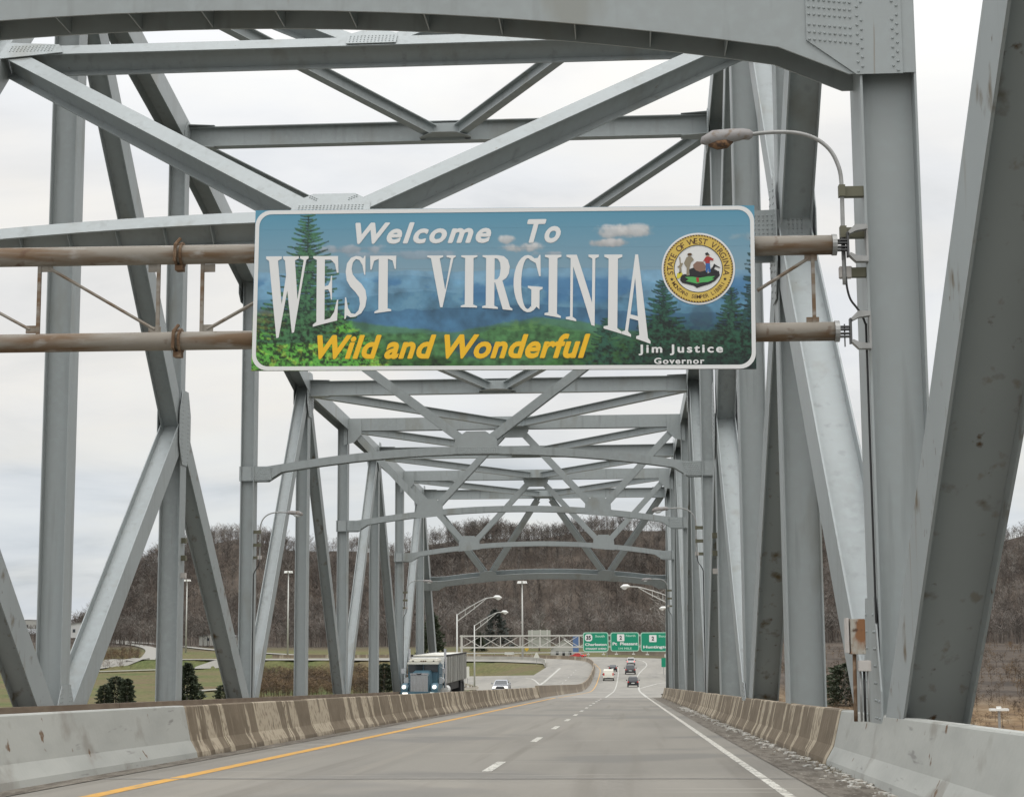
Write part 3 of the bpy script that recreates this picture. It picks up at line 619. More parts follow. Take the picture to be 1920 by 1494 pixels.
# ------------------------------------------------------------------ sign gantry with rusty pipes
YG = 21.2
gantry = empty('sign_gantry', (XC, YG, 5.4), label='rusty two-pipe sign gantry spanning the bridge and carrying the welcome sign', cat='sign gantry')
tz0, tz1 = 5.935, 4.90
def gz_(x, top): return (5.99-.0055*(x+4)) if top else (4.853-.0025*(x+4))
for top in (True, False):
    b = MB(); b.tube([(x, YG, gz_(x, top)) for x in np.linspace(-15.2, 2.74, 30)], .126 if top else .122, 20); b.build('pipe', pipe_rust, gantry, smooth=True)
    xcl = at(338, 474, YG).x
    for x in (xcl, xcl-6.1):
        if x < -15: continue
        b = MB(); z = gz_(x, top)
        for dx in (-.035, .035): b.tube([(x+dx-.014, YG, z), (x+dx+.014, YG, z)], .165, 14)
        b.tube([(x-.03, YG-.17, z-.12), (x-.02, YG-.18, z+.1), (x+.03, YG-.12, z+.19)], .022, 6); b.box((x-.05, YG-.07, z-.215), (x+.05, YG+.07, z-.15)); b.build('flange_clamp', rust, gantry)
    b = MB(); z = gz_(2.74, top)
    b.tube([(2.70, YG, z), (2.76, YG, z)], .137, 18); b.build('pipe_collar', galv, gantry)
    b = MB()
    for dz in (.055, .02, -.03, -.07): b.box((2.765, YG-.05, z+dz-.008), (2.90, YG+.05, z+dz+.008))
    b.box((2.89, YG-.06, z-.16), (2.915, YG+.06, z+.16)); b.box((2.82, YG-.01, z-.20), (2.835, YG+.01, z+.09)); b.build('hanger', mat('dark_steel', (.10, .10, .10), .5, .3) if top else bpy.data.materials['dark_steel'], gantry)
    for sgn in (1, -1):
        b = MB(); b.plate([(2.90, YG-.05, z+sgn*.15), (2.99, YG-.05, z+sgn*.24), (3.14, YG-.05, z+sgn*.24), (3.14, YG-.05, z+sgn*.18), (3.0, YG-.05, z+sgn*.16), (2.92, YG-.05, z+sgn*.12)], (0, 1, 0), .12); b.build('wall_bracket', galv, gantry)
    b = MB(); b.box((3.13, YG-.06, z-.24), (3.155, YG+.08, z+.24)); b.build('mounting_plate', galv, gantry)
for px, kind in [(75, 1), (298, 1), (380, 1), (1524, 1)]:
    a = at(px, 498, YG); c = at(px, 625, YG); xx = a.x
    b = MB(); b.obox((xx, YG, 5.42), (.022, 0, 0), (0, .022, 0), (0, 0, .47)); b.build('web_post', pipe_rust, gantry)
for xa, za, xb, zb in [(92, 503, 290, 618), (-160, 500, 56, 618), (388, 618, 480, 566), (1420, 545, 1515, 485), (-170, 618, -350, 500)]:
    p, q = at(xa, za, YG), at(xb, zb, YG); b = MB(); b.tube([p, q], .024, 6); b.build('web_diagonal', pipe_rust, gantry)
for px, py in [(88, 503), (290, 503), (392, 503), (60, 618), (290, 620), (388, 616), (1524, 602), (1520, 482)]:
    p = at(px, py, YG); b = MB(); b.box((p.x-.08, YG-.012, p.z-.05), (p.x+.08, YG+.012, p.z+.05)); b.build('connection_plate', pipe_rust, gantry)
# ------------------------------------------------------------------ welcome sign
YS = 20.98
TL, TR, BR, BL = (478, 395), (1413, 385), (1420, 692), (472, 695)
A, B, C_, D_ = (at(*p, YS) for p in (TL, TR, BR, BL))
SW, SH = 6.415, 2.10
cen = (A+B+C_+D_)/4; tilt = math.atan2(((B+C_)/2-(A+D_)/2).z, SW)
sign = empty('welcome_sign', cen, label='large blue and green roadside welcome sign with mountain picture, white lettering and round state seal', cat='road sign')
sign.rotation_euler = (0, -tilt, 0)
def UV(px, py):
    u = v = .5
    for _ in range(12):
        xl = TL[0]+(BL[0]-TL[0])*v; xr = TR[0]+(BR[0]-TR[0])*v; u = (px-xl)/(xr-xl)
        yt = TL[1]+(TR[1]-TL[1])*u; yb = BL[1]+(BR[1]-BL[1])*u; v = (py-yt)/(yb-yt)
    return u, v
def SL(px, py, off=0):
    u, v = UV(px, py); return Vector(((u-.5)*SW, -off, (.5-v)*SH))
# picture painted into vertex colours of the eight sign planks
GW, GH = 640, 208
def fbm(w, h, sx, sy, seed, octs=5, pers=.55):
    r = np.random.default_rng(seed); out = np.zeros((h, w)); amp = 1; tot = 0
    for o in range(octs):
        a, b = int(sx*2**o)+2, int(sy*2**o)+2; g = r.random((b, a))
        x = np.linspace(0, a-1.001, w); y = np.linspace(0, b-1.001, h); xi = x.astype(int); yi = y.astype(int); fx = x-xi; fy = (y-yi)[:, None]
        fx = fx*fx*(3-2*fx); fy = fy*fy*(3-2*fy)
        t = g[yi][:, xi]*(1-fx)+g[yi][:, xi+1]*fx; q = g[yi+1][:, xi]*(1-fx)+g[yi+1][:, xi+1]*fx
        out += amp*(t*(1-fy)+q*fy); tot += amp; amp *= pers
    return out/tot
uu, vv2 = np.meshgrid(np.linspace(0, 1, GW), np.linspace(0, 1, GH)); pxg = 475+uu*942; pyg = 390+vv2*304
def lin(c): c = np.array(c)/255.; return np.where(c < .04045, c/12.92, ((c+.055)/1.055)**2.4)
def lay(img, col, a): return img*(1-a[..., None])+(col if isinstance(col, np.ndarray) and col.ndim == 3 else lin(col))*a[..., None]
def ss(x, a, b): t = np.clip((x-a)/(b-a), 0, 1); return t*t*(3-2*t)
t = np.clip((pyg-390)/130, 0, 1)[..., None]
img = lin((80, 142, 168))*(1-t)+lin((128, 156, 172))*t
def cloud(cx, cy, rx, ry, seed, col=(206, 205, 204), k=.95):
    global img
    d = ((pxg-cx)/rx)**2+((pyg-cy)/ry)**2; n = fbm(GW, GH, 40, 13, seed, 4)
    a_ = .92*ss(1.2-d+(n-.5)*3.4, -.1, 1.3)
    sh = np.clip(.78+.35*(n-.5)*2-.22*(pyg-cy)/ry, .6, 1.1)[..., None]; img = lay(img, np.clip(lin(col)*sh, 0, 1), k*a_)
for a in [(1165, 438, 60, 13, 1), (1200, 434, 36, 12, 2), (1150, 458, 42, 7, 3, (196, 192, 190)), (955, 450, 16, 8, 4), (985, 466, 42, 9, 5), (660, 466, 60, 8, 6, (176, 178, 184), .7), (1030, 478, 30, 6, 7, (185, 186, 190), .7), (1400, 447, 26, 10, 8, (170, 184, 190), .6), (760, 478, 140, 8, 9, (165, 170, 180), .5)]: cloud(*a)
n1 = fbm(GW, GH, 30, 10, 11, 6); n2 = fbm(GW, GH, 90, 40, 12, 5); n3 = fbm(GW, GH, 12, 6, 13, 5); n4 = fbm(GW, GH, 150, 60, 14, 4, .7)
def ridge(pts, col, tex=.25, soft=2, seed=20, n=n1):
    global img
    top = np.interp(pxg, [p[0] for p in pts], [p[1] for p in pts])+(fbm(GW, 2, 40, 1, seed, 4)[:1]-.5)*6
    c = lin(col)[None, None]*(1+tex*(n[..., None]-.5)*4)
    img = lay(img, np.clip(c, 0, 1), ss(pyg-top, 0, soft))
ridge([(470, 506), (560, 512), (700, 510), (760, 506), (860, 510), (960, 506), (1060, 503), (1200, 508), (1420, 512)], (118, 158, 184), .2, seed=21)
ridge([(470, 530), (640, 522), (760, 515), (900, 528), (1000, 520), (1100, 522), (1200, 530), (1420, 532)], (106, 150, 178), .3, seed=22)
ridge([(470, 560), (680, 556), (800, 545), (880, 552), (980, 540), (1080, 556), (1200, 560), (1420, 560)], (88, 134, 162), .35, seed=23)
v_ = ss(n1, .5, .6)*ss(pyg, 530, 545)*(1-ss(pyg, 575, 590))*ss(pxg, 700, 780)*(1-ss(pxg, 1080, 1150)); img = lay(img, (104, 146, 168), v_*.6); img = lay(img, (58, 112, 158), .7*ss(n3, .52, .62)*ss(pyg, 515, 530)*(1-ss(pyg, 560, 580)))
ridge([(470, 590), (700, 582), (830, 580), (900, 575), (1000, 572), (1100, 580), (1250, 590), (1420, 590)], (66, 110, 142), .35, seed=24)
ridge([(470, 600), (660, 600), (760, 612), (850, 622), (960, 604), (1010, 594), (1080, 600), (1180, 620), (1420, 620)], (72, 116, 92), .35, soft=6, seed=25)
ridge([(470, 620), (800, 622), (860, 640), (930, 612), (1000, 602), (1080, 616), (1200, 640), (1420, 650)], (66, 112, 66), .5, soft=8, seed=26, n=n2)
img = lay(img, (96, 132, 72), .4*ss(n2, .5, .62)*ss(.9-((pxg-985)/60)**2-((pyg-612)/14)**2, 0, .5))
img = lay(img, (42, 72, 100), .75*ss(.9-((pxg-900)/60)**2-((pyg-655)/24)**2+(n1-.5), 0, .6))
ridge([(470, 645), (600, 648), (760, 652), (860, 672), (940, 684), (1020, 678), (1080, 660), (1200, 640), (1420, 640)], (44, 86, 36), .7, soft=10, seed=27, n=n2)
# left foliage
fol = ss((640-pxg)+(pyg-560)*1.0+(n1-.5)*160, 0, 60)*ss(pyg+(n1-.5)*60, 560, 610)
leaf = np.clip(lin((66, 122, 44))*(.18+1.9*ss(n4, .38, .64))[..., None]+lin((150, 160, 60))*(.5*ss(n2, .58, .7))[..., None], 0, 1); img = lay(img, leaf, np.clip(fol, 0, 1))
img = lay(img, (96, 92, 52), .6*ss(.9-((pxg-500)/35)**2-((pyg-600)/30)**2, 0, .8))
def conifer(cx, y0, y1, w, seed, col, dens=1.0, side=0):
    global img
    r = np.random.default_rng(seed); a = np.zeros_like(pxg)
    a = np.maximum(a, ss(1.6+2*(pyg-y0)/(y1-y0)-abs(pxg-cx), 0, 1.2)*(pyg > y0)*(pyg < y1))
    k = int((y1-y0)/6*dens)
    for i in range(k):
        f = (i+.5)/k; yb = y0+(y1-y0)*f**.95
        for s in (-1, 1):
            if side and s != side and r.random() < .6: continue
            L = w*(.15+.95*f)*r.uniform(.55, 1.1); up = L*r.uniform(.1, .45)
            q = (pxg-cx)*s/L; line = yb+6*f*np.sin(np.clip(q, 0, 1)*2.2)-up*q*(.4 if f > .4 else 1)
            th = (3.2+2.5*f)*(1-.55*np.clip(q, 0, 1))*(.1+1.8*n4)
            a = np.maximum(a, ss(th-abs(pyg-line), -.6, 1.4)*(q > -.02)*(q < 1.0))
    c = np.clip(lin(col)*(.15+1.9*ss(n4, .3, .7))[..., None], 0, 1); img = lay(img, c, np.clip(a, 0, 1)*.97)
conifer(577, 400, 640, 95, 31, (44, 82, 52), 1.15)
conifer(1246, 530, 690, 70, 32, (24, 62, 46), 1.6); conifer(1140, 600, 690, 50, 33, (26, 62, 50), 1.5); conifer(1372, 545, 690, 60, 34, (30, 62, 48), 1.5); conifer(1425, 425, 690, 62, 35, (24, 50, 48), 1.3, -1)
dk_ = ss((pxg-1180)*.9+(pyg-600)*1.3+(n1-.5)*140, -20, 90)*ss(pyg+(n1-.5)*70, 575, 640); img = lay(img, np.clip(lin((22, 56, 40))*(.1+2.2*ss(n4, .3, .7))[..., None], 0, 1), dk_*.93)
img = lay(img, (52, 74, 88), .55*ss(.9-((pxg-1318)/28)**2-((pyg-600)/26)**2+(n1-.5), 0, .5))
img = lay(img, (16, 28, 30), .75*ss(pyg, 640, 700)*ss(pxg, 1120, 1260))
img = lay(img, (60, 108, 48), .45*ss(n2, .48, .66)*ss(pyg, 620, 660)*ss(pxg, 1050, 1100)*(1-ss(pxg, 1180, 1240)))
img = np.clip(img*1.0, 0, 1)
pm_ = bpy.data.materials.new('printed_landscape'); pm_.use_nodes = True; tt = pm_.node_tree; an = tt.nodes.new('ShaderNodeAttribute'); an.attribute_name = 'print'
tt.links.new(an.outputs['Color'], tt.nodes['Principled BSDF'].inputs['Base Color']); tt.nodes['Principled BSDF'].inputs['Roughness'].default_value = .45
NP = 8
for i in range(NP):
    r0, r1 = int(GH*i/NP), int(GH*(i+1)/NP); sub = img[r0:r1+ (1 if i < NP-1 else 0)]
    h, w = sub.shape[:2]; z1 = (.5-i/NP)*SH-.0004; z0 = (.5-(i+1)/NP)*SH+.0004
    X, Z = np.meshgrid(np.linspace(-SW/2, SW/2, w), np.linspace(z1, z0, h)); P = np.stack([X, np.full_like(X, 0), Z], -1).reshape(-1, 3)
    ix = np.arange(h*w).reshape(h, w); f = np.stack([ix[:-1, :-1], ix[1:, :-1], ix[1:, 1:], ix[:-1, 1:]], -1).reshape(-1, 4)
    nb = len(P); back = [(-SW/2, .03, z1), (SW/2, .03, z1), (SW/2, .03, z0), (-SW/2, .03, z0)]
    P = P.tolist()+back; c = [int(ix[0, 0]), int(ix[0, -1]), int(ix[-1, -1]), int(ix[-1, 0])]
    f = f.tolist()+[(nb, nb+1, nb+2, nb+3), [*map(int, ix[0, :]), nb+1, nb], [*map(int, ix[-1, ::-1]), nb+3, nb+2], [*map(int, ix[:, 0][::-1]), nb, nb+3], [*map(int, ix[:, -1]), nb+2, nb+1]]
    me = bpy.data.meshes.new('sign_plank'); me.from_pydata(P, [], f)
    ca = me.color_attributes.new('print', 'FLOAT_COLOR', 'POINT'); buf = np.ones((len(P), 4), np.float32); buf[:nb, :3] = sub.reshape(-1, 3); buf[nb:, :3] = .3; ca.data.foreach_set('color', buf.ravel())
    me.materials.append(pm_); o = bpy.data.objects.new('sign_plank', me); COL.objects.link(o); o.parent = sign
lw = mat('white_reflective_sheet', (.72, .72, .71), .5); ly = mat('yellow_reflective_sheet', (.82, .47, .012), .5); lk = mat('black_ink', (.012, .012, .014), .5)
def poly2mesh(name, loops, m, off, parent, thick=.0015, conv=None):
    cu = bpy.data.curves.new(name, 'CURVE'); cu.dimensions = '2D'; cu.fill_mode = 'BOTH'; cu.extrude = thick
    for lp in loops:
        sp = cu.splines.new('POLY'); sp.points.add(len(lp)-1); sp.use_cyclic_u = True
        for k, (x, z) in enumerate(lp): sp.points[k].co = (x, z, 0, 1)
    ob = bpy.data.objects.new(name, cu); COL.objects.link(ob); dg = bpy.context.evaluated_depsgraph_get(); me = bpy.data.meshes.new_from_object(ob.evaluated_get(dg)); bpy.data.objects.remove(ob)
    me.transform(Matrix(((1, 0, 0, 0), (0, 0, -1, -off), (0, 1, 0, 0), (0, 0, 0, 1)))); me.materials.clear(); me.materials.append(m); me.name = name
    o = bpy.data.objects.new(name, me); COL.objects.link(o); o.parent = parent; return o
def textmesh(name, s, m, off, parent, box=None, bold=.0, shear=0, space=1.0, wspace=1.0, thick=.001, place=None, fat=0):
    cu = bpy.data.curves.new(name, 'FONT'); cu.body = s; cu.size = 1; cu.offset = bold; cu.shear = shear; cu.space_character = space; cu.space_word = wspace; cu.resolution_u = 4
    ob = bpy.data.objects.new(name, cu); COL.objects.link(ob); dg = bpy.context.evaluated_depsgraph_get(); me = bpy.data.meshes.new_from_object(ob.evaluated_get(dg)); bpy.data.objects.remove(ob)
    if fat:                                  # heavier strokes: the same glyphs set again a hair deeper and shifted
        import bmesh
        bm = bmesh.new(); tmp = me.copy(); bm.from_mesh(me)
        for k, (ddx, ddz) in enumerate(((fat, 0), (-fat, 0), (0, fat), (0, -fat), (fat*.7, fat*.7), (-fat*.7, -fat*.7))):
            tmp.transform(Matrix.Translation((ddx, ddz, -1-k))); bm.from_mesh(tmp); tmp.transform(Matrix.Translation((-ddx, -ddz, 1+k)))
        bm.to_mesh(me); bm.free()
    n = len(me.vertices); co = np.zeros(n*3); me.vertices.foreach_get('co', co); co = co.reshape(-1, 3)
    if box:
        x0, z0, x1, z1 = box; lo = co.min(0); hi = co.max(0)
        x = x0+(co[:, 0]-lo[0])/(hi[0]-lo[0])*(x1-x0); z = z0+(co[:, 1]-lo[1])/(hi[1]-lo[1])*(z1-z0)
    else: x, z = place(co[:, 0], co[:, 1], co)
    y = -off-co[:, 2]*.0003; me.vertices.foreach_set('co', np.stack([x, y, z], -1).ravel()); me.materials.clear(); me.materials.append(m); me.polygons.foreach_set('use_smooth', [False]*len(me.polygons)); me.update(); me.name = name
    o = bpy.data.objects.new(name, me); COL.objects.link(o); o.parent = parent; return o
# white border
def rrect(x0, z0, x1, z1, r, n=8):
    out = []
    for cx, cz, a0 in ((x1-r, z1-r, 0), (x0+r, z1-r, 90), (x0+r, z0+r, 180), (x1-r, z0+r, 270)):
        for k in range(n+1): a = math.radians(a0+90*k/n); out.append((cx+r*math.cos(a), cz+r*math.sin(a)))
    return out
poly2mesh('border', [rrect(-SW/2+.004, -SH/2+.004, SW/2-.004, SH/2-.004, .20), rrect(-SW/2+.055, -SH/2+.055, SW/2-.055, SH/2-.055, .16)], lw, .003, sign)
for z in (.45, -.45):
    b = MB(); b.box((-SW/2+.1, .035, z-.04), (SW/2-.1, .09, z+.04)); o = b.build('back_rail', galv); o.parent = sign
def tb(x0, y0, x1, y1):
    p, q = SL(x0, y1), SL(x1, y0); return (p.x, p.z, q.x, q.z)
grp = textmesh('lettering_welcome', 'Welcome', lw, .005, sign, tb(668, 416, 925, 459), .014, .30, 1.16, fat=.022)
textmesh('lettering_to', 'To', lw, .005, sign, tb(992, 411, 1055, 457), .014, .30, 1.2, fat=.022)
textmesh('lettering_motto', 'Wild and Wonderful', ly, .005, sign, tb(597, 626, 1112, 674), .018, .32, 1.06, .8, fat=.019)
textmesh('lettering_governor_name', 'Jim Justice', lw, .005, sign, tb(1202, 646, 1358, 667), .015, 0, 1.3, fat=.018)
textmesh('lettering_governor', 'Governor', lw, .005, sign, tb(1231, 671, 1324, 683), .015, 0, 1.2, fat=.018)
def arc(cx, cz, rx, rz, a0, a1, n=14): return [(cx+rx*math.cos(math.radians(a0+(a1-a0)*k/n)), cz+rz*math.sin(math.radians(a0+(a1-a0)*k/n))) for k in range(n+1)]
GL = {
 'I': [[(0, 0), (1, 0), (1, .03), (.76, .055), (.76, .945), (1, .97), (1, 1), (0, 1), (0, .97), (.24, .945), (.24, .055), (0, .03)]],
 'T': [[(0, 1), (1, 1), (.99, .76), (.94, .76), (.86, .91), (.68, .945), (.68, .055), (.82, .03), (.82, 0), (.18, 0), (.18, .03), (.33, .055), (.33, .945), (.15, .91), (.06, .76), (.01, .76)]],
 'E': [[(0, 1), (.98, 1), (1, .74), (.94, .74), (.86, .88), (.70, .945), (.46, .945), (.46, .55), (.6, .56), (.68, .62), (.71, .70), (.75, .70), (.75, .34), (.71, .34), (.68, .44), (.6, .50), (.46, .50), (.46, .055), (.68, .06), (.84, .14), (.95, .32), (1, .32), (.96, 0), (0, 0), (0, .03), (.14, .055), (.14, .945), (0, .97)]],
 'V': [[(0, 1), (.56, 1), (.56, .97), (.44, .945), (.64, .33), (.83, .945), (.68, .97), (.68, 1), (1, 1), (1, .97), (.92, .945), (.55, 0), (.47, 0), (.13, .945), (0, .97)]],
 'W': [[(0, 1), (.37, 1), (.37, .97), (.28, .945), (.375, .40), (.475, .76), (.445, .945), (.40, .97), (.40, 1), (.77, 1), (.77, .97), (.68, .945), (.745, .42), (.885, .945), (.80, .97), (.80, 1), (1, 1), (1, .97), (.945, .945), (.67, 0), (.62, 0), (.505, .56), (.31, 0), (.255, 0), (.07, .945), (0, .97)]],
 'N': [[(0, 1), (.32, 1), (.80, .32), (.80, .945), (.68, .97), (.68, 1), (1, 1), (1, .97), (.89, .945), (.89, 0), (.79, 0), (.21, .82), (.21, .055), (.32, .03), (.32, 0), (0, 0), (0, .03), (.13, .055), (.13, .945), (0, .97)]],
 'A': [[(.44, 1), (.54, 1), (.91, .055), (1, .03), (1, 0), (.50, 0), (.50, .03), (.61, .055), (.565, .22), (.27, .22), (.215, .055), (.32, .03), (.32, 0), (0, 0), (0, .03), (.11, .055)], [(.295, .27), (.55, .27), (.445, .72)]],
 'R': [[(0, 1), (.5, 1), (.70, .98), (.84, .91), (.90, .79), (.87, .66), (.78, .575), (.66, .53), (.92, .055), (1, .03), (1, 0), (.68, 0), (.42, .49), (.40, .49), (.40, .055), (.52, .03), (.52, 0), (0, 0), (0, .03), (.12, .055), (.12, .945), (0, .97)], [(.40, .945), (.50, .93), (.58, .86), (.60, .76), (.57, .62), (.50, .555), (.40, .54)]],
 'G': [[(.92, 1), (.88, 1), (.83, .95)]+arc(.49, .5, .48, .5, 62, 310, 18)[0:]+[(.90, .08), (.90, .40), (1, .43), (1, .46), (.50, .46), (.50, .43), (.62, .40), (.62, .09)]+arc(.49, .5, .22, .445, 300, 68, 16)+[(.76, .86), (.88, .64), (.93, .64)]],
 'S': [[(.93, 1), (.88, 1), (.83, .955), (.70, .99), (.5, 1), (.28, .97), (.1, .88), (.04, .75), (.09, .61), (.26, .50), (.5, .40), (.66, .31), (.70, .20), (.64, .10), (.48, .045), (.30, .07), (.16, .16), (.07, .34), (.02, .34), (0, 0), (.05, 0), (.10, .05), (.28, .005), (.5, 0), (.76, .04), (.94, .14), (1, .28), (.94, .42), (.76, .53), (.52, .62), (.36, .70), (.31, .79), (.36, .89), (.5, .95), (.66, .93), (.80, .84), (.88, .68), (.93, .68)]],
}
def ybot(x): return 577+63*((x-857)/352)**2
def ytop(x): return 482-4*(x-500)/720
for ch, x0, x1 in [('W', 499, 580), ('E', 589, 637), ('S', 649, 691), ('T', 697, 746.5), ('V', 805, 858.5), ('I', 869, 899.5), ('R', 909, 966), ('G', 967, 1022), ('I', 1026, 1056.7), ('N', 1066, 1126.5), ('I', 1136.6, 1170), ('A', 1170.5, 1224)]:
    loops = []
    for lp in GL[ch]:
        dense = []
        for i in range(len(lp)):
            a, b = lp[i], lp[(i+1) % len(lp)]; n = 4
            for k in range(n): dense.append((a[0]+(b[0]-a[0])*k/n, a[1]+(b[1]-a[1])*k/n))
        q = []
        for (a, b) in dense:
            x = x0+a*(x1-x0); y = ytop(x)+(1-b)*(ybot(x)-ytop(x)); p = SL(x, y); q.append((p.x, p.z))
        loops.append(q)
    poly2mesh('letter_'+ch.lower(), loops, lw, .0055, sign)
# seal
sc = SL(1311, 505); PXM = SW/942
def circ(r, n=48, cx=0, cz=0): return [(sc.x+cx+r*math.cos(2*math.pi*k/n), sc.z+cz+r*math.sin(2*math.pi*k/n)) for k in range(n)]
seal = poly2mesh('state_seal', [circ(68*PXM)], lw, .005, sign)
gold = mat('seal_gold', (.62, .44, .09), .5); brown = mat('seal_brown_ink', (.10, .05, .02), .6)
poly2mesh('rope_ring', [circ(64.5*PXM), circ(60*PXM)], brown, .0075, seal).name = 'rope_ring'
poly2mesh('gold_ring', [circ(61.5*PXM), circ(45*PXM)], gold, .0088, seal)
b = MB()
for k in range(76):
    a = 2*math.pi*k/76; c = Vector((sc.x+62*PXM*math.cos(a), -.0125, sc.z+62*PXM*math.sin(a))); d = Vector((math.cos(a+.7), 0, math.sin(a+.7))); n_ = Vector((-d.z, 0, d.x)); b.obox(c, d*2.3*PXM, (0, .0006, 0), n_*.75*PXM)
o = b.build('rope_twist', gold); o.parent = seal
poly2mesh('inner_line', [circ(45.3*PXM), circ(44.2*PXM)], lk, .0110, seal)
def ringtext(s, R, a0, a1, size, inward, name):
    n = len(s)
    for i, ch in enumerate(s):
        if ch == ' ': continue
        a = math.radians(a0+(a1-a0)*i/(n-1))
        def place(x, y, co, a=a):
            w = x.max()+x.min(); x = (x-w/2)*size; y = (y-.35)*size
            if inward: rx, rz = math.cos(a), math.sin(a); tx, tz_ = math.sin(a), -math.cos(a)
            else: rx, rz = -math.cos(a), -math.sin(a); tx, tz_ = -math.sin(a), math.cos(a)
            return sc.x+R*math.cos(a)+tx*x+rx*y, sc.z+R*math.sin(a)+tz_*x+rz*y
        textmesh(name, ch, brown, .0115, seal, None, .012, 0, place=place)
ringtext('STATE OF WEST VIRGINIA', 52.5*PXM, 189, -9, .105, True, 'seal_letter')
ringtext('MONTANI SEMPER LIBERI', 53*PXM, 212, 328, .068, False, 'seal_letter')
for a in (-158, -22):
    c = (53*PXM*math.cos(math.radians(a)), 53*PXM*math.sin(math.radians(a)))
    poly2mesh('seal_star', [[(sc.x+c[0]+(.024 if k % 2 == 0 else .010)*math.sin(k*math.pi/5), sc.z+c[1]+(.024 if k % 2 == 0 else .010)*math.cos(k*math.pi/5)) for k in range(10)]], lk, .0112, seal)
def sp_(name, pts, m, off):    # px offsets (x, y down) in the 1358x1494 zoom frame /6.79
    poly2mesh(name, [[(sc.x+(x-620)/6.79*PXM, sc.z-(y-712)/6.79*PXM) for x, y in pts]], m, off, seal)
sk = mat('seal_skin', (.45, .28, .18), .6); rk = mat('seal_rock', (.24, .14, .10), .6); gr = mat('seal_green', (.08, .38, .10), .6); rd = mat('seal_red', (.38, .03, .03), .6); bl = mat('seal_blue', (.03, .12, .35), .6); tn = mat('seal_tan', (.26, .22, .15), .6); yl = mat('seal_corn', (.62, .55, .05), .6)
sp_('seal_ground', [(390, 860), (400, 800), (450, 780), (520, 800), (700, 790), (820, 740), (880, 745), (890, 800), (830, 870), (760, 910), (660, 940), (600, 960), (560, 930), (480, 910), (420, 895)], lk, .0100)
sp_('seal_grass', [(450, 820), (540, 815), (640, 830), (740, 812), (830, 810), (790, 840), (820, 850), (740, 885), (660, 890), (600, 905), (520, 885), (460, 870), (500, 850)], gr, .0112)
sp_('seal_ground_dark', [(510, 800), (505, 720), (560, 700), (700, 730), (740, 760), (720, 800), (620, 815)], lk, .0116)
sp_('seal_boulder', [(555, 660), (600, 620), (680, 625), (715, 680), (700, 740), (640, 755), (590, 735), (560, 700)], rk, .0128)
sp_('seal_pedestal', [(590, 830), (625, 825), (630, 885), (600, 888)], rd, .0124)
sp_('seal_farmer_body', [(470, 800), (475, 700), (440, 640), (470, 570), (500, 548), (540, 560), (565, 600), (530, 630), (510, 700), (500, 800)], tn, .0122)
sp_('seal_farmer_hat', [(480, 525), (500, 512), (530, 512), (545, 530), (530, 545), (498, 545)], brown, .0130)
sp_('seal_miner_shirt', [(700, 585), (720, 560), (760, 560), (815, 590), (805, 610), (765, 600), (765, 645), (712, 645), (706, 610), (680, 625)], rd, .0134)
sp_('seal_miner_trousers', [(712, 645), (765, 645), (770, 700), (775, 760), (750, 760), (742, 700), (735, 760), (715, 760)], bl, .0134)
sp_('seal_miner_head', [(724, 545), (740, 525), (758, 545), (750, 562), (730, 562)], sk, .0134)
sp_('seal_miner_hat', [(705, 520), (735, 500), (765, 540), (720, 542)], lk, .0140)
sp_('seal_corn_stalk', [(375, 780), (385, 700), (355, 690), (390, 660), (380, 560), (395, 560), (400, 640), (430, 640), (405, 690), (410, 760)], tn, .0120)
sp_('seal_sheaf', [(345, 830), (355, 770), (400, 755), (425, 775), (400, 815), (370, 840)], yl, .0120)
sp_('seal_axe', [(760, 740), (800, 690), (820, 650), (830, 660), (895, 700), (890, 706), (835, 684), (815, 720), (860, 740), (850, 760), (790, 765)], lk, .0122)
# ------------------------------------------------------------------ distant overhead sign gantry
YF = 330.
fg = empty('highway_sign_gantry', at(865, 1290, YF), label='pale steel overhead truss gantry across the highway beyond the bridge', cat='sign gantry')
fgm = mat('pale_gantry_steel', (.50, .49, .45), .5)
xl_, xr_ = at(865, 1200, YF).x, 14.0
ztop, zlow = at(900, 1192, YF).z, at(900, 1213.5, YF).z
for z in (ztop, zlow):
    for y in (YF, YF+1.4): b = MB(); b.box((xl_-.3, y-.11, z-.13), (xr_, y+.11, z+.13)); b.build('chord', fgm, fg)
n = 12; dx = (xr_-xl_)/n
for i in range(n+1):
    b = MB(); b.box((xl_+i*dx-.09, YF-.09, zlow+.13), (xl_+i*dx+.09, YF+.09, ztop-.13)); b.build('web_post', fgm, fg)
    if i < n:
        for q0, q1, y in ((zlow, ztop, YF), (ztop, zlow, YF+1.4)):
            b = MB(); b.tube([(xl_+i*dx, y, q0), (xl_+(i+1)*dx, y, q1)], .06, 4); b.build('web_diagonal', fgm, fg)
for x in (xl_, xr_-.4):
    for y in (YF, YF+1.4): b = MB(); b.box((x-.14, y-.14, -11), (x+.14, y+.14, ztop+.2)); b.build('support_post', fgm, fg)
gsm = mat('green_sign_sheet', (.0, .24, .135), .5); lg = mat('pale_green_border', (.38, .60, .48), .5)
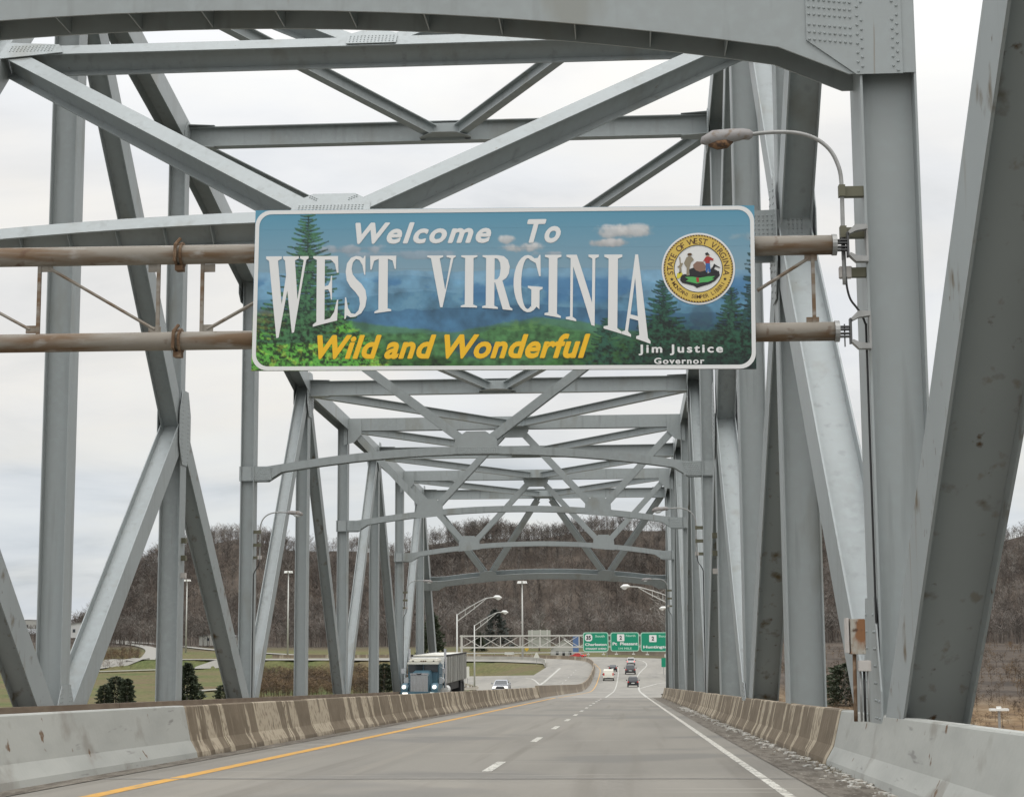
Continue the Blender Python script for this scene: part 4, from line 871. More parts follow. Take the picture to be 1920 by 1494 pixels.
def green_sign(x0, y0, x1, y1, label, texts, shield):
    a, c = at(x0, y0, YF-.4), at(x1, y1, YF-.4); cx, cz = (a.x+c.x)/2, (a.z+c.z)/2; w, h = (c.x-a.x), (a.z-c.z)
    e = empty('highway_sign', (cx, YF-.4, cz), label=label, cat='road sign', group='green overhead highway signs')
    poly2mesh('border', [rrect(-w/2, -h/2, w/2, h/2, .45)], lg, 0, e, .02); poly2mesh('sign_panel', [rrect(-w/2+.16, -h/2+.16, w/2-.16, h/2-.16, .34)], gsm, .03, e, .008)
    for s, bx in texts: textmesh('lettering', s, lw if s not in ('South', 'North', '1/4 MILE') else lg, .045, e, (bx[0]*w-w/2, bx[1]*h-h/2, bx[2]*w-w/2, bx[3]*h-h/2), .03)
    kind, sx, sz, num = shield; r = .145*h*1.15; X0, Z0 = sx*w-w/2, sz*h-h/2
    poly2mesh('route_shield', [rrect(X0-r*1.15, Z0-r*1.1, X0+r*1.15, Z0+r*1.1, .5 if kind else .12)], lw, .04, e, .004); textmesh('route_number', num, lk, .05, e, (X0-r*(.75 if len(num) > 1 else .38), Z0-r*.65, X0+r*(.75 if len(num) > 1 else .38), Z0+r*.65), .05)
    for s in (-.3, .3):
        b = MB(); b.box((cx+s*w-.05, YF-.36, cz-h*.5-.5), (cx+s*w+.05, YF-.2, cz+h*.45)); b.build('hanger', fgm, e)
        b = MB(); b.box((cx+s*w-.3, YF-.9, cz-h*.5-.62), (cx+s*w+.3, YF-.3, cz-h*.5-.42)); b.build('sign_lamp', fgm, e)
    return e
green_sign(1093, 1185, 1141, 1221, 'leftmost green overhead sign reading 35 South Charleston', [('South', (.48, .74, .86, .86)), ('Charleston', (.08, .30, .93, .44)), ('STRAIGHT AHEAD', (.10, .10, .92, .20))], (1, .22, .72, '35'))
green_sign(1144.5, 1185, 1198.5, 1220.5, 'middle green overhead sign reading 2 North Pt Pleasant', [('North', (.54, .76, .88, .88)), ('Pt  Pleasant', (.07, .32, .95, .48)), ('1/4 MILE', (.28, .10, .74, .21))], (0, .36, .72, '2'))
green_sign(1201, 1185, 1262, 1221, 'rightmost green overhead sign reading 2 South Huntington, partly hidden by the bridge', [('South', (.56, .74, .90, .86)), ('Huntington', (.08, .13, .93, .32)), ], (0, .38, .68, '2'))
e = empty('oncoming_sign', at(1010, 1197, YF+1.6), label='grey ribbed back of an oncoming sign standing on the far gantry', cat='road sign')
a, c = at(990, 1181, YF+1.6), at(1032.5, 1214, YF+1.6); sbm = mat('sign_back_aluminium', (.36, .37, .32), .5)
for i in range(4): b = MB(); hh = (a.z-c.z)/4; b.box((a.x, YF+1.6, c.z+i*hh+.015), (c.x, YF+1.68, c.z+(i+1)*hh-.015)); b.build('sign_plank', sbm, e)
for f_ in (.18, .55, .85): b = MB(); x = a.x+(c.x-a.x)*f_; b.box((x-.1, YF+1.45, c.z-.1), (x+.1, YF+1.6, a.z+.1)); b.build('rib', fgm, e)
def small_sign(name, x0, y0, x1, y1, Y, m, label, shape='rect', posts=(.5,), gz=None):
    a, c = at(x0, y0, Y), at(x1, y1, Y); cx = (a.x+c.x)/2; cz = (a.z+c.z)/2; w, h = c.x-a.x, a.z-c.z; g = gz if gz is not None else float(tz(cx, Y))
    e = empty(name, (cx, Y, g), label=label, cat='road sign')
    poly = {'rect': rrect(-w/2, -h/2, w/2, h/2, min(w, h)*.08), 'diamond': [(0, -h/2), (w/2, 0), (0, h/2), (-w/2, 0)], 'tri': [(-w/2, -h/2), (w/2, -h/2), (.1*w, h/2), (-.1*w, h/2)]}[shape]
    o = poly2mesh('sign_face', [poly], m, 0, e, .02); o.location = (0, 0, cz-g)
    for f_ in posts: b = MB(); x = a.x+(c.x-a.x)*f_; b.box((x-.06, Y+.03, g-.3), (x+.06, Y+.13, cz+h*.3)); b.build('post', galv, e)
    return e
wb = mat('weathered_white_sign', (.62, .62, .56), .6)
small_sign('roadside_sign', 868, 1249, 880, 1271, 300, wb, 'white twin-panel roadside sign just behind the truck trailer', posts=(.3, .7))
small_sign('roadside_sign', 946, 1222, 964, 1231, 560, wb, 'small white rectangular sign with lettering below the far gantry')
small_sign('warning_sign', 983, 1211, 992, 1221, 560, mat('warning_yellow', (.55, .36, .03), .6), 'small yellow warning sign beside the tall mast pole', 'diamond')
small_sign('gore_sign', 1000, 1223, 1012, 1233, 450, wb, 'small white pointed sign back at the ramp gore', 'tri', gz=zr(450))
small_sign('blue_sign', 1074, 1192, 1085, 1222, 560, mat('blue_sign_sheet', (.09, .16, .32), .5), 'narrow blue sign left of the green signs', posts=(.2, .8))
small_sign('exit_sign', 1240, 1233, 1256, 1250, 350, gsm, 'small green ground sign right of the lanes, half hidden by the truss', posts=(.25, .75), gz=zr(350))
small_sign('roadside_sign', 1246, 1226, 1252, 1232, 352, wb, 'tiny white panel above the small green ground sign', posts=(.5,), gz=zr(350))
# ------------------------------------------------------------------ lamps beyond the bridge
pole_m = mat('pale_pole_metal', (.52, .52, .49), .45, .2); headw = mat('pale_lamp_head', (.75, .75, .72), .4)
def road_lamp(x, Y, base, ht, reach, rise, label, s=1):
    e = empty('street_lamp', (x, Y, base), label=label, cat='street lamp', group='lamps beside the highway beyond the bridge')
    b = MB(); b.tube([(x, Y, base-.5), (x, Y, base+ht)], [.14, .08], 10); b.build('pole', pole_m, e, smooth=True)
    for dz in (0, -.75):
        b = MB(); b.tube(smoothpts([(x, Y, base+ht+dz-.1), (x+s*reach*.3, Y, base+ht+rise*.42+dz*.8), (x+s*reach*.62, Y, base+ht+rise*.85+dz*.3), (x+s*reach*.72, Y, base+ht+rise*.95)] + ([(x+s*reach*.9, Y, base+ht+rise)] if dz == 0 else []), 3), .05, 6); b.build('arm', pole_m, e)
    for f_ in (.2, .42): b = MB(); b.tube([(x+s*reach*f_, Y, base+ht+rise*f_*1.35), (x+s*reach*f_, Y, base+ht+rise*f_*1.35-.62)], .03, 5); b.build('arm_strut', pole_m, e)
    hx = x+s*reach; hz = base+ht+rise
    b = MB(); b.tube([(hx-s*.55, Y, hz), (hx-s*.3, Y, hz+.05), (hx+s*.1, Y, hz+.02), (hx+s*.45, Y, hz-.05)], [.08, .2, .22, .05], 10); h_ = b.build('lamp_head', headw, e, smooth=True)
    b = MB(); b.tube([(hx-s*.25, Y, hz-.13), (hx, Y, hz-.2), (hx+s*.3, Y, hz-.15)], [.06, .15, .05], 8); b.build('lens', headw, h_)
road_lamp(-19.9, 200, zr(200)-.3, 9.6, 4.9, 1.95, 'curved-arm street lamp left of the far roadway, the nearer one above the truck trailer')
road_lamp(-21.4, 240, zr(240)-.3, 9.6, 4.4, 1.8, 'second curved-arm street lamp left of the far roadway, a little farther than its twin')
road_lamp(4.9, 175, zr(175)-.3, 10.2, 4.9, 1.1, 'upper truss-arm street lamp reaching left from behind the right truss', -1)
road_lamp(9.6, 227, zr(227)-.3, 10.2, 4.6, 1.1, 'lower truss-arm street lamp reaching left from behind the right truss', -1)
def high_mast(px, ytop, Y, label):
    t_ = at(px, ytop, Y); g = float(tz(t_.x, Y)); e = empty('high_mast_light', (t_.x, Y, g), label=label, cat='light mast', group='tall high-mast lights beyond the bridge')
    b = MB(); b.tube([(t_.x, Y, g-.5), (t_.x, Y, t_.z)], [.34, .16], 10); b.build('pole', pole_m, e, smooth=True)
    b = MB(); b.tube([(t_.x, Y, t_.z-.25), (t_.x, Y, t_.z-.1)], 1.0, 12)
    for k in range(6): a = k*math.pi/3; b.tube([(t_.x+1.1*math.cos(a), Y+1.1*math.sin(a), t_.z-.7), (t_.x+1.1*math.cos(a), Y+1.1*math.sin(a), t_.z)], [.42, .2], 8)
    b.build('lamp_ring', headw, e)
high_mast(979, 1089, 500, 'tall straight mast light in the middle behind the far gantry')
high_mast(541, 1070, 550, 'tall straight mast light between the left truss posts')
high_mast(351, 1086, 640, 'leftmost tall mast light in front of the hillside')
small = [(1873, 1330, 205)]
a = at(1873, 1332, 205); g = float(tz(a.x, 205)); e = empty('valve_post', (a.x, 205, g), label='lone white-capped post in the brown grass at the lower right', cat='post')
b = MB(); b.box((a.x-.14, 204.9, g-.3), (a.x+.14, 205.1, a.z)); b.build('shaft', galv, e); b = MB(); b.box((a.x-1.1, 204.6, a.z), (a.x+1.1, 205.4, a.z+.25)); b.box((a.x-.25, 204.8, a.z+.25), (a.x+.25, 205.2, a.z+.5)); b.build('cap', headw, e)
# ------------------------------------------------------------------ vehicles
gls = mat('dark_vehicle_glass', (.02, .025, .03), .08, spec=.8); tyre = mat('tyre_rubber', (.02, .02, .02), .8); chrome = mat('chrome_trim', (.6, .6, .62), .2, .9); alu = mat('brushed_grille', (.52, .54, .55), .35, .6)
hl = mat('lit_headlight', (.9, .9, .85), .3, emit=((1, .95, .85), 1.3)); tl = mat('tail_light_red', (.5, .02, .02), .3); tlon = mat('lit_brake_light', (.6, .03, .02), .3, emit=((1, .08, .05), 1.2)); plate_m = mat('licence_plate', (.6, .62, .6), .5)
def carshape(name, e, prof, w, m, taper=.0, bevel=.04):
    """side profile [(y, z)] extruded across x; taper narrows the upper part"""
    zmax = max(p[1] for p in prof); zmin = min(p[1] for p in prof); n = len(prof); vs = []
    for s in (-1, 1):
        for y, z in prof: vs.append((s*(w/2)*(1-taper*(z-zmin)/(zmax-zmin)), y, z))
    b = MB(); b.add(vs, [tuple(range(n)), tuple(range(2*n-1, n-1, -1))]+[(i, n+i, n+(i+1) % n, (i+1) % n) for i in range(n)])
    o = b.build(name, m, bevel=bevel); o.parent = e; return o
def wheels(e, L, w, r=.34):
    for y in (L*.30, -L*.30):
        for s in (-1, 1):
            b = MB(); b.tube([(s*(w/2-.2), y, r), (s*(w/2+.01), y, r)], r, 16); t_ = b.build('wheel', tyre); t_.parent = e
            b = MB(); b.tube([(s*(w/2+.0), y, r), (s*(w/2+.02), y, r)], r*.6, 10); q = b.build('rim', alu); q.parent = t_
def bx(name, a, b_, m, e, bev=.015):
    b = MB(); b.box(a, b_); o = b.build(name, m, bevel=bev); o.parent = e; return o
def car(kind, px, py, paint, label, scale=1, rot=0, brake=False, front=False):
    p = onroad(px, py); e = empty('car' if kind != 'van' else 'van', p+Vector((0, 2.2, 0)), label=label, cat='car' if kind != 'van' else 'van', group='vehicles on the far highway')
    w, L, H = {'suv': (1.9, 4.6, 1.72), 'sedan': (1.82, 4.7, 1.45), 'van': (2.0, 5.2, 2.05), 'pickup': (2.0, 5.6, 1.9)}[kind]
    s = -1 if not front else 1      # y- side is what the camera sees
    h0 = .30
    if kind == 'van': body = [(-L/2, h0), (-L/2, 1.15), (-L/2+.12, H-.1), (-L/2+.3, H), (L/2-1.7, H), (L/2-.9, 1.25), (L/2, 1.05), (L/2, h0)]; cabin = None
    elif kind == 'pickup': body = [(-L/2, .45), (-L/2, 1.1), (L/2-.1, 1.1), (L/2, .95), (L/2, .45)]; cabin = [(-.6, 1.1), (-.45, H-.06), (-.3, H), (1.0, H), (1.75, 1.1)]
    elif kind == 'suv': body = [(-L/2, h0), (-L/2-.02, .95), (-L/2+.1, 1.05), (L/2-1.2, 1.02), (L/2-.2, .9), (L/2, .7), (L/2, h0)]; cabin = [(-L/2+.12, 1.04), (-L/2+.45, H-.06), (-L/2+.7, H), (.6, H), (1.35, 1.02)]
    else: body = [(-L/2, h0), (-L/2, .85), (-L/2+.15, .95), (-L/2+.9, .98), (L/2-1.2, .92), (L/2-.1, .75), (L/2, .6), (L/2, h0)]; cabin = [(-L/2+.85, .97), (-L/2+1.45, H-.04), (-L/2+1.7, H), (.5, H), (1.3, .92)]
    if front: body = [(-y, z) for y, z in body][::-1]; cabin = [(-y, z) for y, z in cabin][::-1] if cabin else None
    carshape('body', e, body, w, paint, .06 if cabin else .12)
    if cabin:
        carshape('cabin', e, cabin, w*.92, paint, .22, .03)
        c2 = [(y*1.02+(.0), z*.975 if z > 1.2 else z) for y, z in cabin]; cy = sum(p_[0] for p_ in cabin)/len(cabin)
        ww = w*.92
        yb = min(p_[0] for p_ in cabin); zt = H-.1; zb = min(p_[1] for p_ in cabin)+.06
        # rear / front screen facing the camera
        srt = sorted(cabin, key=lambda q: q[0]); y0_, y1_ = srt[0], srt[1]
        f_ = lambda t_: (y0_[0]+(y1_[0]-y0_[0])*t_-.02, y0_[1]+(y1_[1]-y0_[1])*t_)
        a_, b2 = f_(.12), f_(.92)
        b = MB(); b.add([(-ww*.43, a_[0], a_[1]), (ww*.43, a_[0], a_[1]), (ww*.37, b2[0], b2[1]), (-ww*.37, b2[0], b2[1]), (-ww*.43, a_[0]+.02, a_[1]-.01), (ww*.43, a_[0]+.02, a_[1]-.01), (ww*.37, b2[0]+.02, b2[1]-.01), (-ww*.37, b2[0]+.02, b2[1]-.01)], [(0, 1, 2, 3), (7, 6, 5, 4), (0, 4, 5, 1), (1, 5, 6, 2), (2, 6, 7, 3), (3, 7, 4, 0)])
        o = b.build('windscreen' if front else 'rear_window', gls); o.parent = e
        for s_ in (-1, 1): bx('side_window', (s_*(ww*.46), cy-.9, zb+.05), (s_*(ww*.46-.03), cy+.9, H-.22), gls, e)
    else:
        bx('rear_window', (-.8, -L/2-.0, 1.2), (.8, -L/2+.08, 1.75), gls, e) if not front and paint is not vanw else None
    wheels(e, L, w)
    y = -L/2-.03
    for s_ in (-1, 1):
        if front: bx('headlight', (s_*(w/2-.12), y-.02, .62), (s_*(w/2-.52), y+.1, .82), hl, e)
        else: bx('tail_light', (s_*(w/2-.04), y-.01, .78 if kind != 'van' else 1.0), (s_*(w/2-.26), y+.1, 1.0 if kind != 'van' else 1.45), tlon if brake else tl, e)
        bx('mirror', (s_*(w/2+.0), .7*( -1 if front else 1), 1.0), (s_*(w/2+.2), .85*(-1 if front else 1), 1.18), lk if kind != 'sedan' else paint, e)
    bx('bumper', (-w/2+.04, y-.06, .32), (w/2-.04, y+.08, .55), lk if not front else paint, e, .03)
    bx('licence_plate', (-.26, y-.08, .62), (.26, y, .76), plate_m, e, 0) if not front else bx('grille', (-.5, y-.03, .55), (.5, y+.05, .78), lk, e)
    e.scale = (scale,)*3; e.rotation_euler.z = rot
    return e
vanw = mat('van_white_paint', (.70, .68, .60), .35); dark = mat('charcoal_car_paint', (.045, .045, .05), .25, .3); dark2 = mat('graphite_car_paint', (.09, .09, .095), .28, .4); silver = mat('silver_car_paint', (.42, .43, .45), .28, .5); silv2 = mat('light_car_paint', (.6, .6, .6), .3); redp = mat('red_car_paint', (.45, .035, .03), .3); black = mat('black_car_paint', (.02, .02, .023), .2)
car('van', 1141, 1276, vanw, 'cream white box van driving away in the left lane', 1.0)
car('sedan', 1149, 1259, black, 'black car just ahead of the white van')
car('suv', 1182, 1264, dark2, 'dark suv with pale roof reflections directly behind the light car in the right lane', 1.15)
car('suv', 1183, 1247, silv2, 'light coloured vehicle ahead of the dark suv, with red tail lights', 1.1, brake=True)
car('suv', 1187, 1288, dark, 'nearest charcoal suv at the right lane edge', .95)
car('sedan', 938, 1300, silver, 'silver sedan with bright headlights coming towards us left of the median barrier', 1.05, front=True)
car('sedan', 1083, 1233.5, redp, 'bright red car on the far bend under the green signs', 1.0, rot=1.1, brake=True)
# semi truck
tp = at(786, 1298, 112.5); T = empty('semi_truck', (tp.x, 112.5, -G*112.5-.12), label='blue conventional semi truck with white roof and grey trailer coming towards us', cat='truck'); T.rotation_euler.z = math.radians(-1.6)
blue = mat('truck_blue_paint', (.075, .15, .20), .3, .1, [(2, .45, .7, (.10, .19, .23), 3)]); cream_ = mat('truck_white_roof', (.74, .72, .64), .4)
carshape('hood', T, [(0, .75), (0, 1.85), (.15, 1.95), (1.9, 2.15), (1.9, .75)], 1.35, blue, .12, .06)
bx('grille', (-.60, -.06, .62), (.60, .0, 1.88), alu, T, .03); bx('grille_top', (-.63, -.08, 1.88), (.63, .05, 2.0), chrome, T, .02)
for i in range(12): bx('grille_bar', (-.56+i*.095, -.085, .68), (-.53+i*.095, -.055, 1.84), chrome, T, 0)
bx('badge', (-.16, -.10, 1.90), (.16, -.08, 1.97), lk, T, .01)
bx('cab', (-1.06, 1.9, .8), (1.06, 3.9, 2.62), blue, T, .10)
bx('windscreen', (-1.0, 1.84, 2.02), (-.03, 1.92, 2.52), gls, T, .02); bx('windscreen', (.03, 1.84, 2.02), (1.0, 1.92, 2.52), gls, T, .02)
bx('sun_visor', (-1.08, 1.66, 2.53), (1.08, 1.95, 2.68), cream_, T, .03); bx('cab_roof', (-1.02, 1.9, 2.63), (1.02, 3.9, 2.92), cream_, T, .10)
for x in (-.7, -.15, .0, .15, .7): bx('roof_light', (x-.05, 1.84, 2.72), (x+.05, 1.9, 2.79), lk if abs(x) > .5 else brown, T, .01)
for s_ in (-1, 1):
    carshape('fender', T, [(-.02, .55), (.0, 1.05), (.3, 1.3), (.9, 1.35), (1.4, 1.0), (1.4, .55)], .48, blue, .0, .08).location.x = s_*1.0
    b = MB(); b.tube([(s_*1.02, -.16, 1.10), (s_*1.02, .1, 1.10)], .125, 14); o = b.build('headlight', hl); o.parent = T
    bx('fog_light', (s_*.74, -.22, .64), (s_*1.1, -.16, .74), hl, T, .02)
    b = MB(); b.tube([(s_*1.24, 3.7, .9), (s_*1.24, 3.7, 3.55)], .085, 10); o = b.build('exhaust_stack', chrome); o.parent = T
    b = MB(); b.tube([(s_*1.14, 2.0, 1.45), (s_*1.14, 2.6, 1.45)], .22, 12); o = b.build('air_cleaner', alu); o.parent = T
    b = MB(); b.tube([(s_*1.05, 2.1, 2.35), (s_*1.42, 1.9, 2.25), (s_*1.42, 1.9, 1.9), (s_*1.05, 2.1, 1.85)], .02, 5); o = b.build('mirror_bracket', chrome); o.parent = T
    bx('mirror', (s_*1.33, 1.84, 1.93), (s_*1.50, 1.9, 2.25), chrome, T)
    b = MB(); b.tube([(s_*.82, .7, .5), (s_*1.16, .7, .5)], .5, 18); o = b.build('wheel', tyre); o.parent = T
    b = MB(); b.tube([(s_*1.25, 4.2, .75), (s_*1.25, 5.4, .75)], .3, 14); o = b.build('fuel_tank', headw); o.parent = T; o.location.x = -s_*.15
    for y in (5.6, 6.9, 13.0, 14.3): b = MB(); b.tube([(s_*.6, y, .5), (s_*1.2, y, .5)], .5, 16); o = b.build('wheel', tyre); o.parent = T
bx('bumper', (-1.24, -.18, .42), (1.24, .0, .80), blue, T, .03)
trl = mat('trailer_aluminium', (.34, .34, .315), .5, .1, [((.3, 1.6, .3), .45, .65, (.25, .25, .23), 3), ((2, 2, .5), .55, .7, (.2, .185, .16), 5)])
bx('trailer_box', (-1.27, 4.6, 1.15), (1.27, 15.6, 3.02), trl, T, .04); bx('trailer_front', (-1.24, 4.54, 1.2), (1.24, 4.6, 2.98), headw, T, .02)
bx('tarp_rail', (-1.30, 4.6, 3.02), (-1.16, 15.6, 3.12), lk, T); bx('tarp_rail', (1.16, 4.6, 3.02), (1.30, 15.6, 3.12), lk, T); bx('tarp', (-1.15, 4.62, 3.0), (1.15, 15.5, 3.10), cream_, T, .04)
bx('trailer_underframe', (-1.1, 5.2, .62), (1.1, 15.2, 1.16), lk, T, 0)
bx('mud_flap', (.5, 12.3, .25), (1.22, 12.36, 1.2), lk, T, 0)
for i in range(11): bx('side_rib', (1.27, 5.1+i, 1.2), (1.31, 5.16+i, 3.0), trl, T, 0)
# ------------------------------------------------------------------ woods
def bare_tree(seed, ntw=95):
    r = np.random.default_rng(seed); T_ = []; kind = []
    def tri(a, d, w):
        n = np.cross(d, r.normal(size=3)); n = n/np.linalg.norm(n)*w/2; T_.append([a-n, a+n, a+d])
    lean = r.normal(size=2)*.04
    for ang in (0, 2.1, 4.2):
        n = np.array([np.cos(ang), np.sin(ang), 0])*.011; n2_ = np.array([np.cos(ang+2.1), np.sin(ang+2.1), 0])*.011
        top = np.array([lean[0], lean[1], .72]); T_.append([n, n2_, top]); T_.append([n2_*.5+top*.5, n*.5+top*.5, top*1.15])
    tips = []
    for i in range(15):
        h = r.uniform(.25, .8); a = r.uniform(0, 6.28); up = r.uniform(.6, 1.5); L = r.uniform(.2, .42)*(1.05-h*.6); d = np.array([np.cos(a), np.sin(a), up]); d = d/np.linalg.norm(d)*L; p = np.array([lean[0]*h, lean[1]*h, h]); tri(p, d, .012)
        tips.append((p, d))
    for i in range(ntw):
        p, d = tips[r.integers(len(tips))]; q = p+d*r.uniform(.25, 1); dd = d/np.linalg.norm(d)*.5+r.normal(size=3)*.5; dd[2] = abs(dd[2])*.8+.1; dd = dd/np.linalg.norm(dd)*r.uniform(.06, .17); tri(q, dd, .0085)
    return np.array(T_)
protos = [bare_tree(s) for s in range(6)]
def forest(name, pts, hts, cols, m, parent=None, wid=1.0):
    V = []; Cc = []
    for (x, y, z), h, c in zip(pts, hts, cols):
        t_ = protos[rng.integers(6)]; a = rng.uniform(0, 6.28); R = np.array([[np.cos(a), -np.sin(a), 0], [np.sin(a), np.cos(a), 0], [0, 0, 1]])
        q = (t_.reshape(-1, 3) @ R.T)*np.array([h*wid, h*wid, h])+np.array([x, y, z]); V.append(q); Cc.append(np.repeat(c[None], len(q), 0))
    V = np.concatenate(V).astype(np.float32); Cc = np.concatenate(Cc).astype(np.float32); nv = len(V); nf = nv//3
    me = bpy.data.meshes.new(name); me.vertices.add(nv); me.vertices.foreach_set('co', V.ravel()); me.loops.add(nv); me.loops.foreach_set('vertex_index', np.arange(nv, dtype=np.int32))
    me.polygons.add(nf); me.polygons.foreach_set('loop_start', np.arange(0, nv, 3, dtype=np.int32)); me.polygons.foreach_set('loop_total', np.full(nf, 3, dtype=np.int32)); me.update(calc_edges=True)
    ca = me.color_attributes.new('bark', 'FLOAT_COLOR', 'POINT'); ca.data.foreach_set('color', np.concatenate([Cc, np.ones((nv, 1), np.float32)], 1).ravel())
    me.materials.append(m); o = bpy.data.objects.new(name, me); COL.objects.link(o)
    if parent: put(o, parent)
    return o
bark = bpy.data.materials.new('winter_bark'); bark.use_nodes = True; an = bark.node_tree.nodes.new('ShaderNodeAttribute'); an.attribute_name = 'bark'; bark.node_tree.links.new(an.outputs['Color'], bark.node_tree.nodes['Principled BSDF'].inputs['Base Color']); bark.node_tree.nodes['Principled BSDF'].inputs['Roughness'].default_value = .9; bark.node_tree.nodes['Principled BSDF'].inputs['Specular IOR Level'].default_value = .1
def barkcols(n, X, Y):
    base = np.array([.155, .128, .115]); pal = np.array([[.158, .142, .128], [.10, .086, .076], [.138, .112, .096], [.08, .070, .062], [.205, .188, .168]])
    k = rng.integers(0, 5, n); big = np.sin(X*.013+2)*np.sin(Y*.011+X*.005)
    return pal[k]*(1+.18*big[:, None])*rng.uniform(.8, 1.2, (n, 1))
N = 11500; u = np.concatenate([rng.uniform(-.345, .255, int(N*.86)), rng.uniform(-.8, .8, int(N*.14))]); Yt = np.where(rng.random(len(u)) < .34, rng.uniform(960, 1070, len(u)), rng.uniform(715, 1010, len(u)))
Xt = u*Yt; pxt = 1172+F*u; keep = (np.interp(pxt, HPX, HPY) < 1150); u, Yt, Xt = u[keep], Yt[keep], Xt[keep]
Zt = tz(Xt, Yt); ht = rng.uniform(9, 16, len(u))*np.where(Yt > 990, .8, 1)*(1+.25*np.sin(Xt*.05+3)*np.sin(Xt*.017))
tag(forest('hillside_woods', np.stack([Xt, Yt, Zt-.3], -1), ht, barkcols(len(u), Xt, Yt), bark), kind='stuff')
# crest trees one can tell apart against the sky, bark lightened to offset their own shading
N = 1500; u = rng.uniform(-.34, .26, N); Yt = rng.uniform(990, 1072, N); Xt = u*Yt; pxt = 1172+F*u; kp = np.interp(pxt, HPX, HPY) < 1120; Xt, Yt = Xt[kp], Yt[kp]; Zt = tz(Xt, Yt)
tag(forest('crest_woods', np.stack([Xt, Yt, Zt-.3], -1), np.where(rng.random(len(Xt)) < .8, rng.uniform(3, 7.5, len(Xt)), rng.uniform(9, 15, len(Xt))), barkcols(len(Xt), Xt, Yt)*1.2, bark), kind='stuff')
# far left valley tree line
N = 900; u = rng.uniform(-.48, -.325, N); Yt = rng.uniform(560, 1300, N); Xt = u*Yt; Zt = tz(Xt, Yt)
tag(forest('valley_woods', np.stack([Xt, Yt, Zt-.3], -1), rng.uniform(6, 10, N)*np.clip(Yt/900, .6, 1), barkcols(N, Xt, Yt)*.8, bark), kind='stuff')
# brush thickets below the bridge
bp, bh = [], []
for _ in range(3000):
    Y = rng.uniform(230, 660); px = rng.choice([rng.uniform(470, 800), rng.uniform(1260, 2250)], p=[.62, .38]); X = (px-1172)/F*Y
    a, c = corr(Y)
    if a-8 < X < c+8 and Y < 540: continue
    if px < 800 and Y < 330: continue
    if px < 800 and Y > 460: Y = rng.uniform(335, 460); X = (px-1172)/F*Y
    bp.append((X, Y, float(tz(X, Y))-.2)); bh.append(rng.uniform(1.6, 4.6) if px < 800 or Y > 300 else rng.uniform(1.2, 3))
for _ in range(700):
    Y = rng.uniform(196, 330); X = rng.uniform(20, 95); bp.append((X, Y, float(tz(X, Y))-.15)); bh.append(rng.uniform(.6, 1.6))
for _ in range(420):
    Y = rng.uniform(505, 640); px = rng.uniform(60, 258); X = (px-1172)/F*Y; bp.append((X, Y, float(tz(X, Y))-.2)); bh.append(rng.uniform(2, 4))
bp = np.array(bp); bc = np.array([[.12, .085, .058], [.155, .108, .065], [.085, .066, .05]])[rng.integers(0, 3, len(bp))]*rng.uniform(.8, 1.2, (len(bp), 1))
tag(forest('winter_brush', bp, np.array(bh), bc, bark, wid=1.9), kind='stuff')
# single bare trees
def bare(px, py, Y, h, label, w=1.0, shade=1.0):
    X = (px-1172)/F*Y; g = float(tz(X, Y)); e = empty('bare_tree', (X, Y, g), label=label, cat='tree')
    c = np.array([[.22, .205, .185]])*shade
    b = MB(); b.tube([(X, Y, g-.3), (X+.1, Y, g+h*.35), (X, Y, g+h*.7)], [h*.018, h*.012, h*.005], 7); b.build('trunk', bark_plain, e, smooth=True)
    forest('crown', np.array([(X, Y, g), (X, Y, g), (X+.1, Y, g)]), np.array([h, h*.96, h*.9]), np.repeat(c, 3, 0), bark, e, w)
bark_plain = mat('grey_bark', (.22, .2, .18), .9)
bare(1262, 1250, 420, 26, 'pale bare tree behind the right truss at the edge of the hill', 1.2)
bare(1330, 1250, 420, 20, 'bare tree hidden between the right truss posts', 1.1)
bare(1012, 1250, 640, 17, 'pale slender bare tree at the foot of the wooded hill', 1.1, .9)
bare(905, 1250, 640, 15, 'bare tree beside the dark evergreen at the foot of the hill', 1.1, .8)
leafm = mat('dark_evergreen_leaf', (.04, .052, .03), .8, 0, [(3, .4, .7, (.055, .07, .036), 4)])
leafm2 = mat('blue_evergreen_leaf', (.06, .068, .06), .8)
def evergreen(px, py, Y, w, h, label, shape='cone', m=leafm, name='evergreen_shrub', seed=0):
    X = (px-1172)/F*Y; g = float(tz(X, Y)); e = empty(name, (X, Y, g), label=label, cat='shrub' if h < 9 else 'tree')
    b = MB(); b.tube([(X, Y, g-.3), (X, Y, g+h*.8)], [h*.03, .02], 6); b.build('trunk', bark_plain, e)
    r = np.random.default_rng(seed); b = MB(); n = 2600 if h < 9 else 1300
    for i in range(n):
        f_ = r.uniform(.02, 1); rad = (w/2)*((1-f_)**.75 if shape == 'cone' else math.sqrt(max(0, 1-(f_*1.02)**2))**.6)*r.uniform(.35, 1.06)*(1+.18*math.sin(f_*30)); a = r.uniform(0, 6.28)
        p = Vector((X+rad*math.cos(a), Y+rad*math.sin(a), g+h*f_)); s_ = h*.045*r.uniform(.6, 1.5); d = Vector((math.cos(a), math.sin(a), r.uniform(-.4, .8))).normalized()*s_*1.6; t_ = Vector(r.normal(size=3)).normalized()*s_*.8
        b.add([p-t_, p+t_, p+d], [(0, 1, 2)])
    o = b.build('crown', m, e)
    return e
Y_ = 315
evergreen(214, 1310, Y_, 4.2, 4.9, 'middle rounded dark evergreen of the left clump behind the near parapet', 'dome', seed=1)
evergreen(235, 1310, Y_-2, 2.6, 4.5, 'right rounded dark evergreen of the left clump', 'dome', seed=2); evergreen(192, 1310, Y_-2, 2.8, 3.4, 'small left evergreen of the left clump', 'dome', seed=3)
evergreen(350, 1310, 300, 6.4, 7.4, 'tall pointed dark evergreen right of the third left post', 'cone', seed=4)
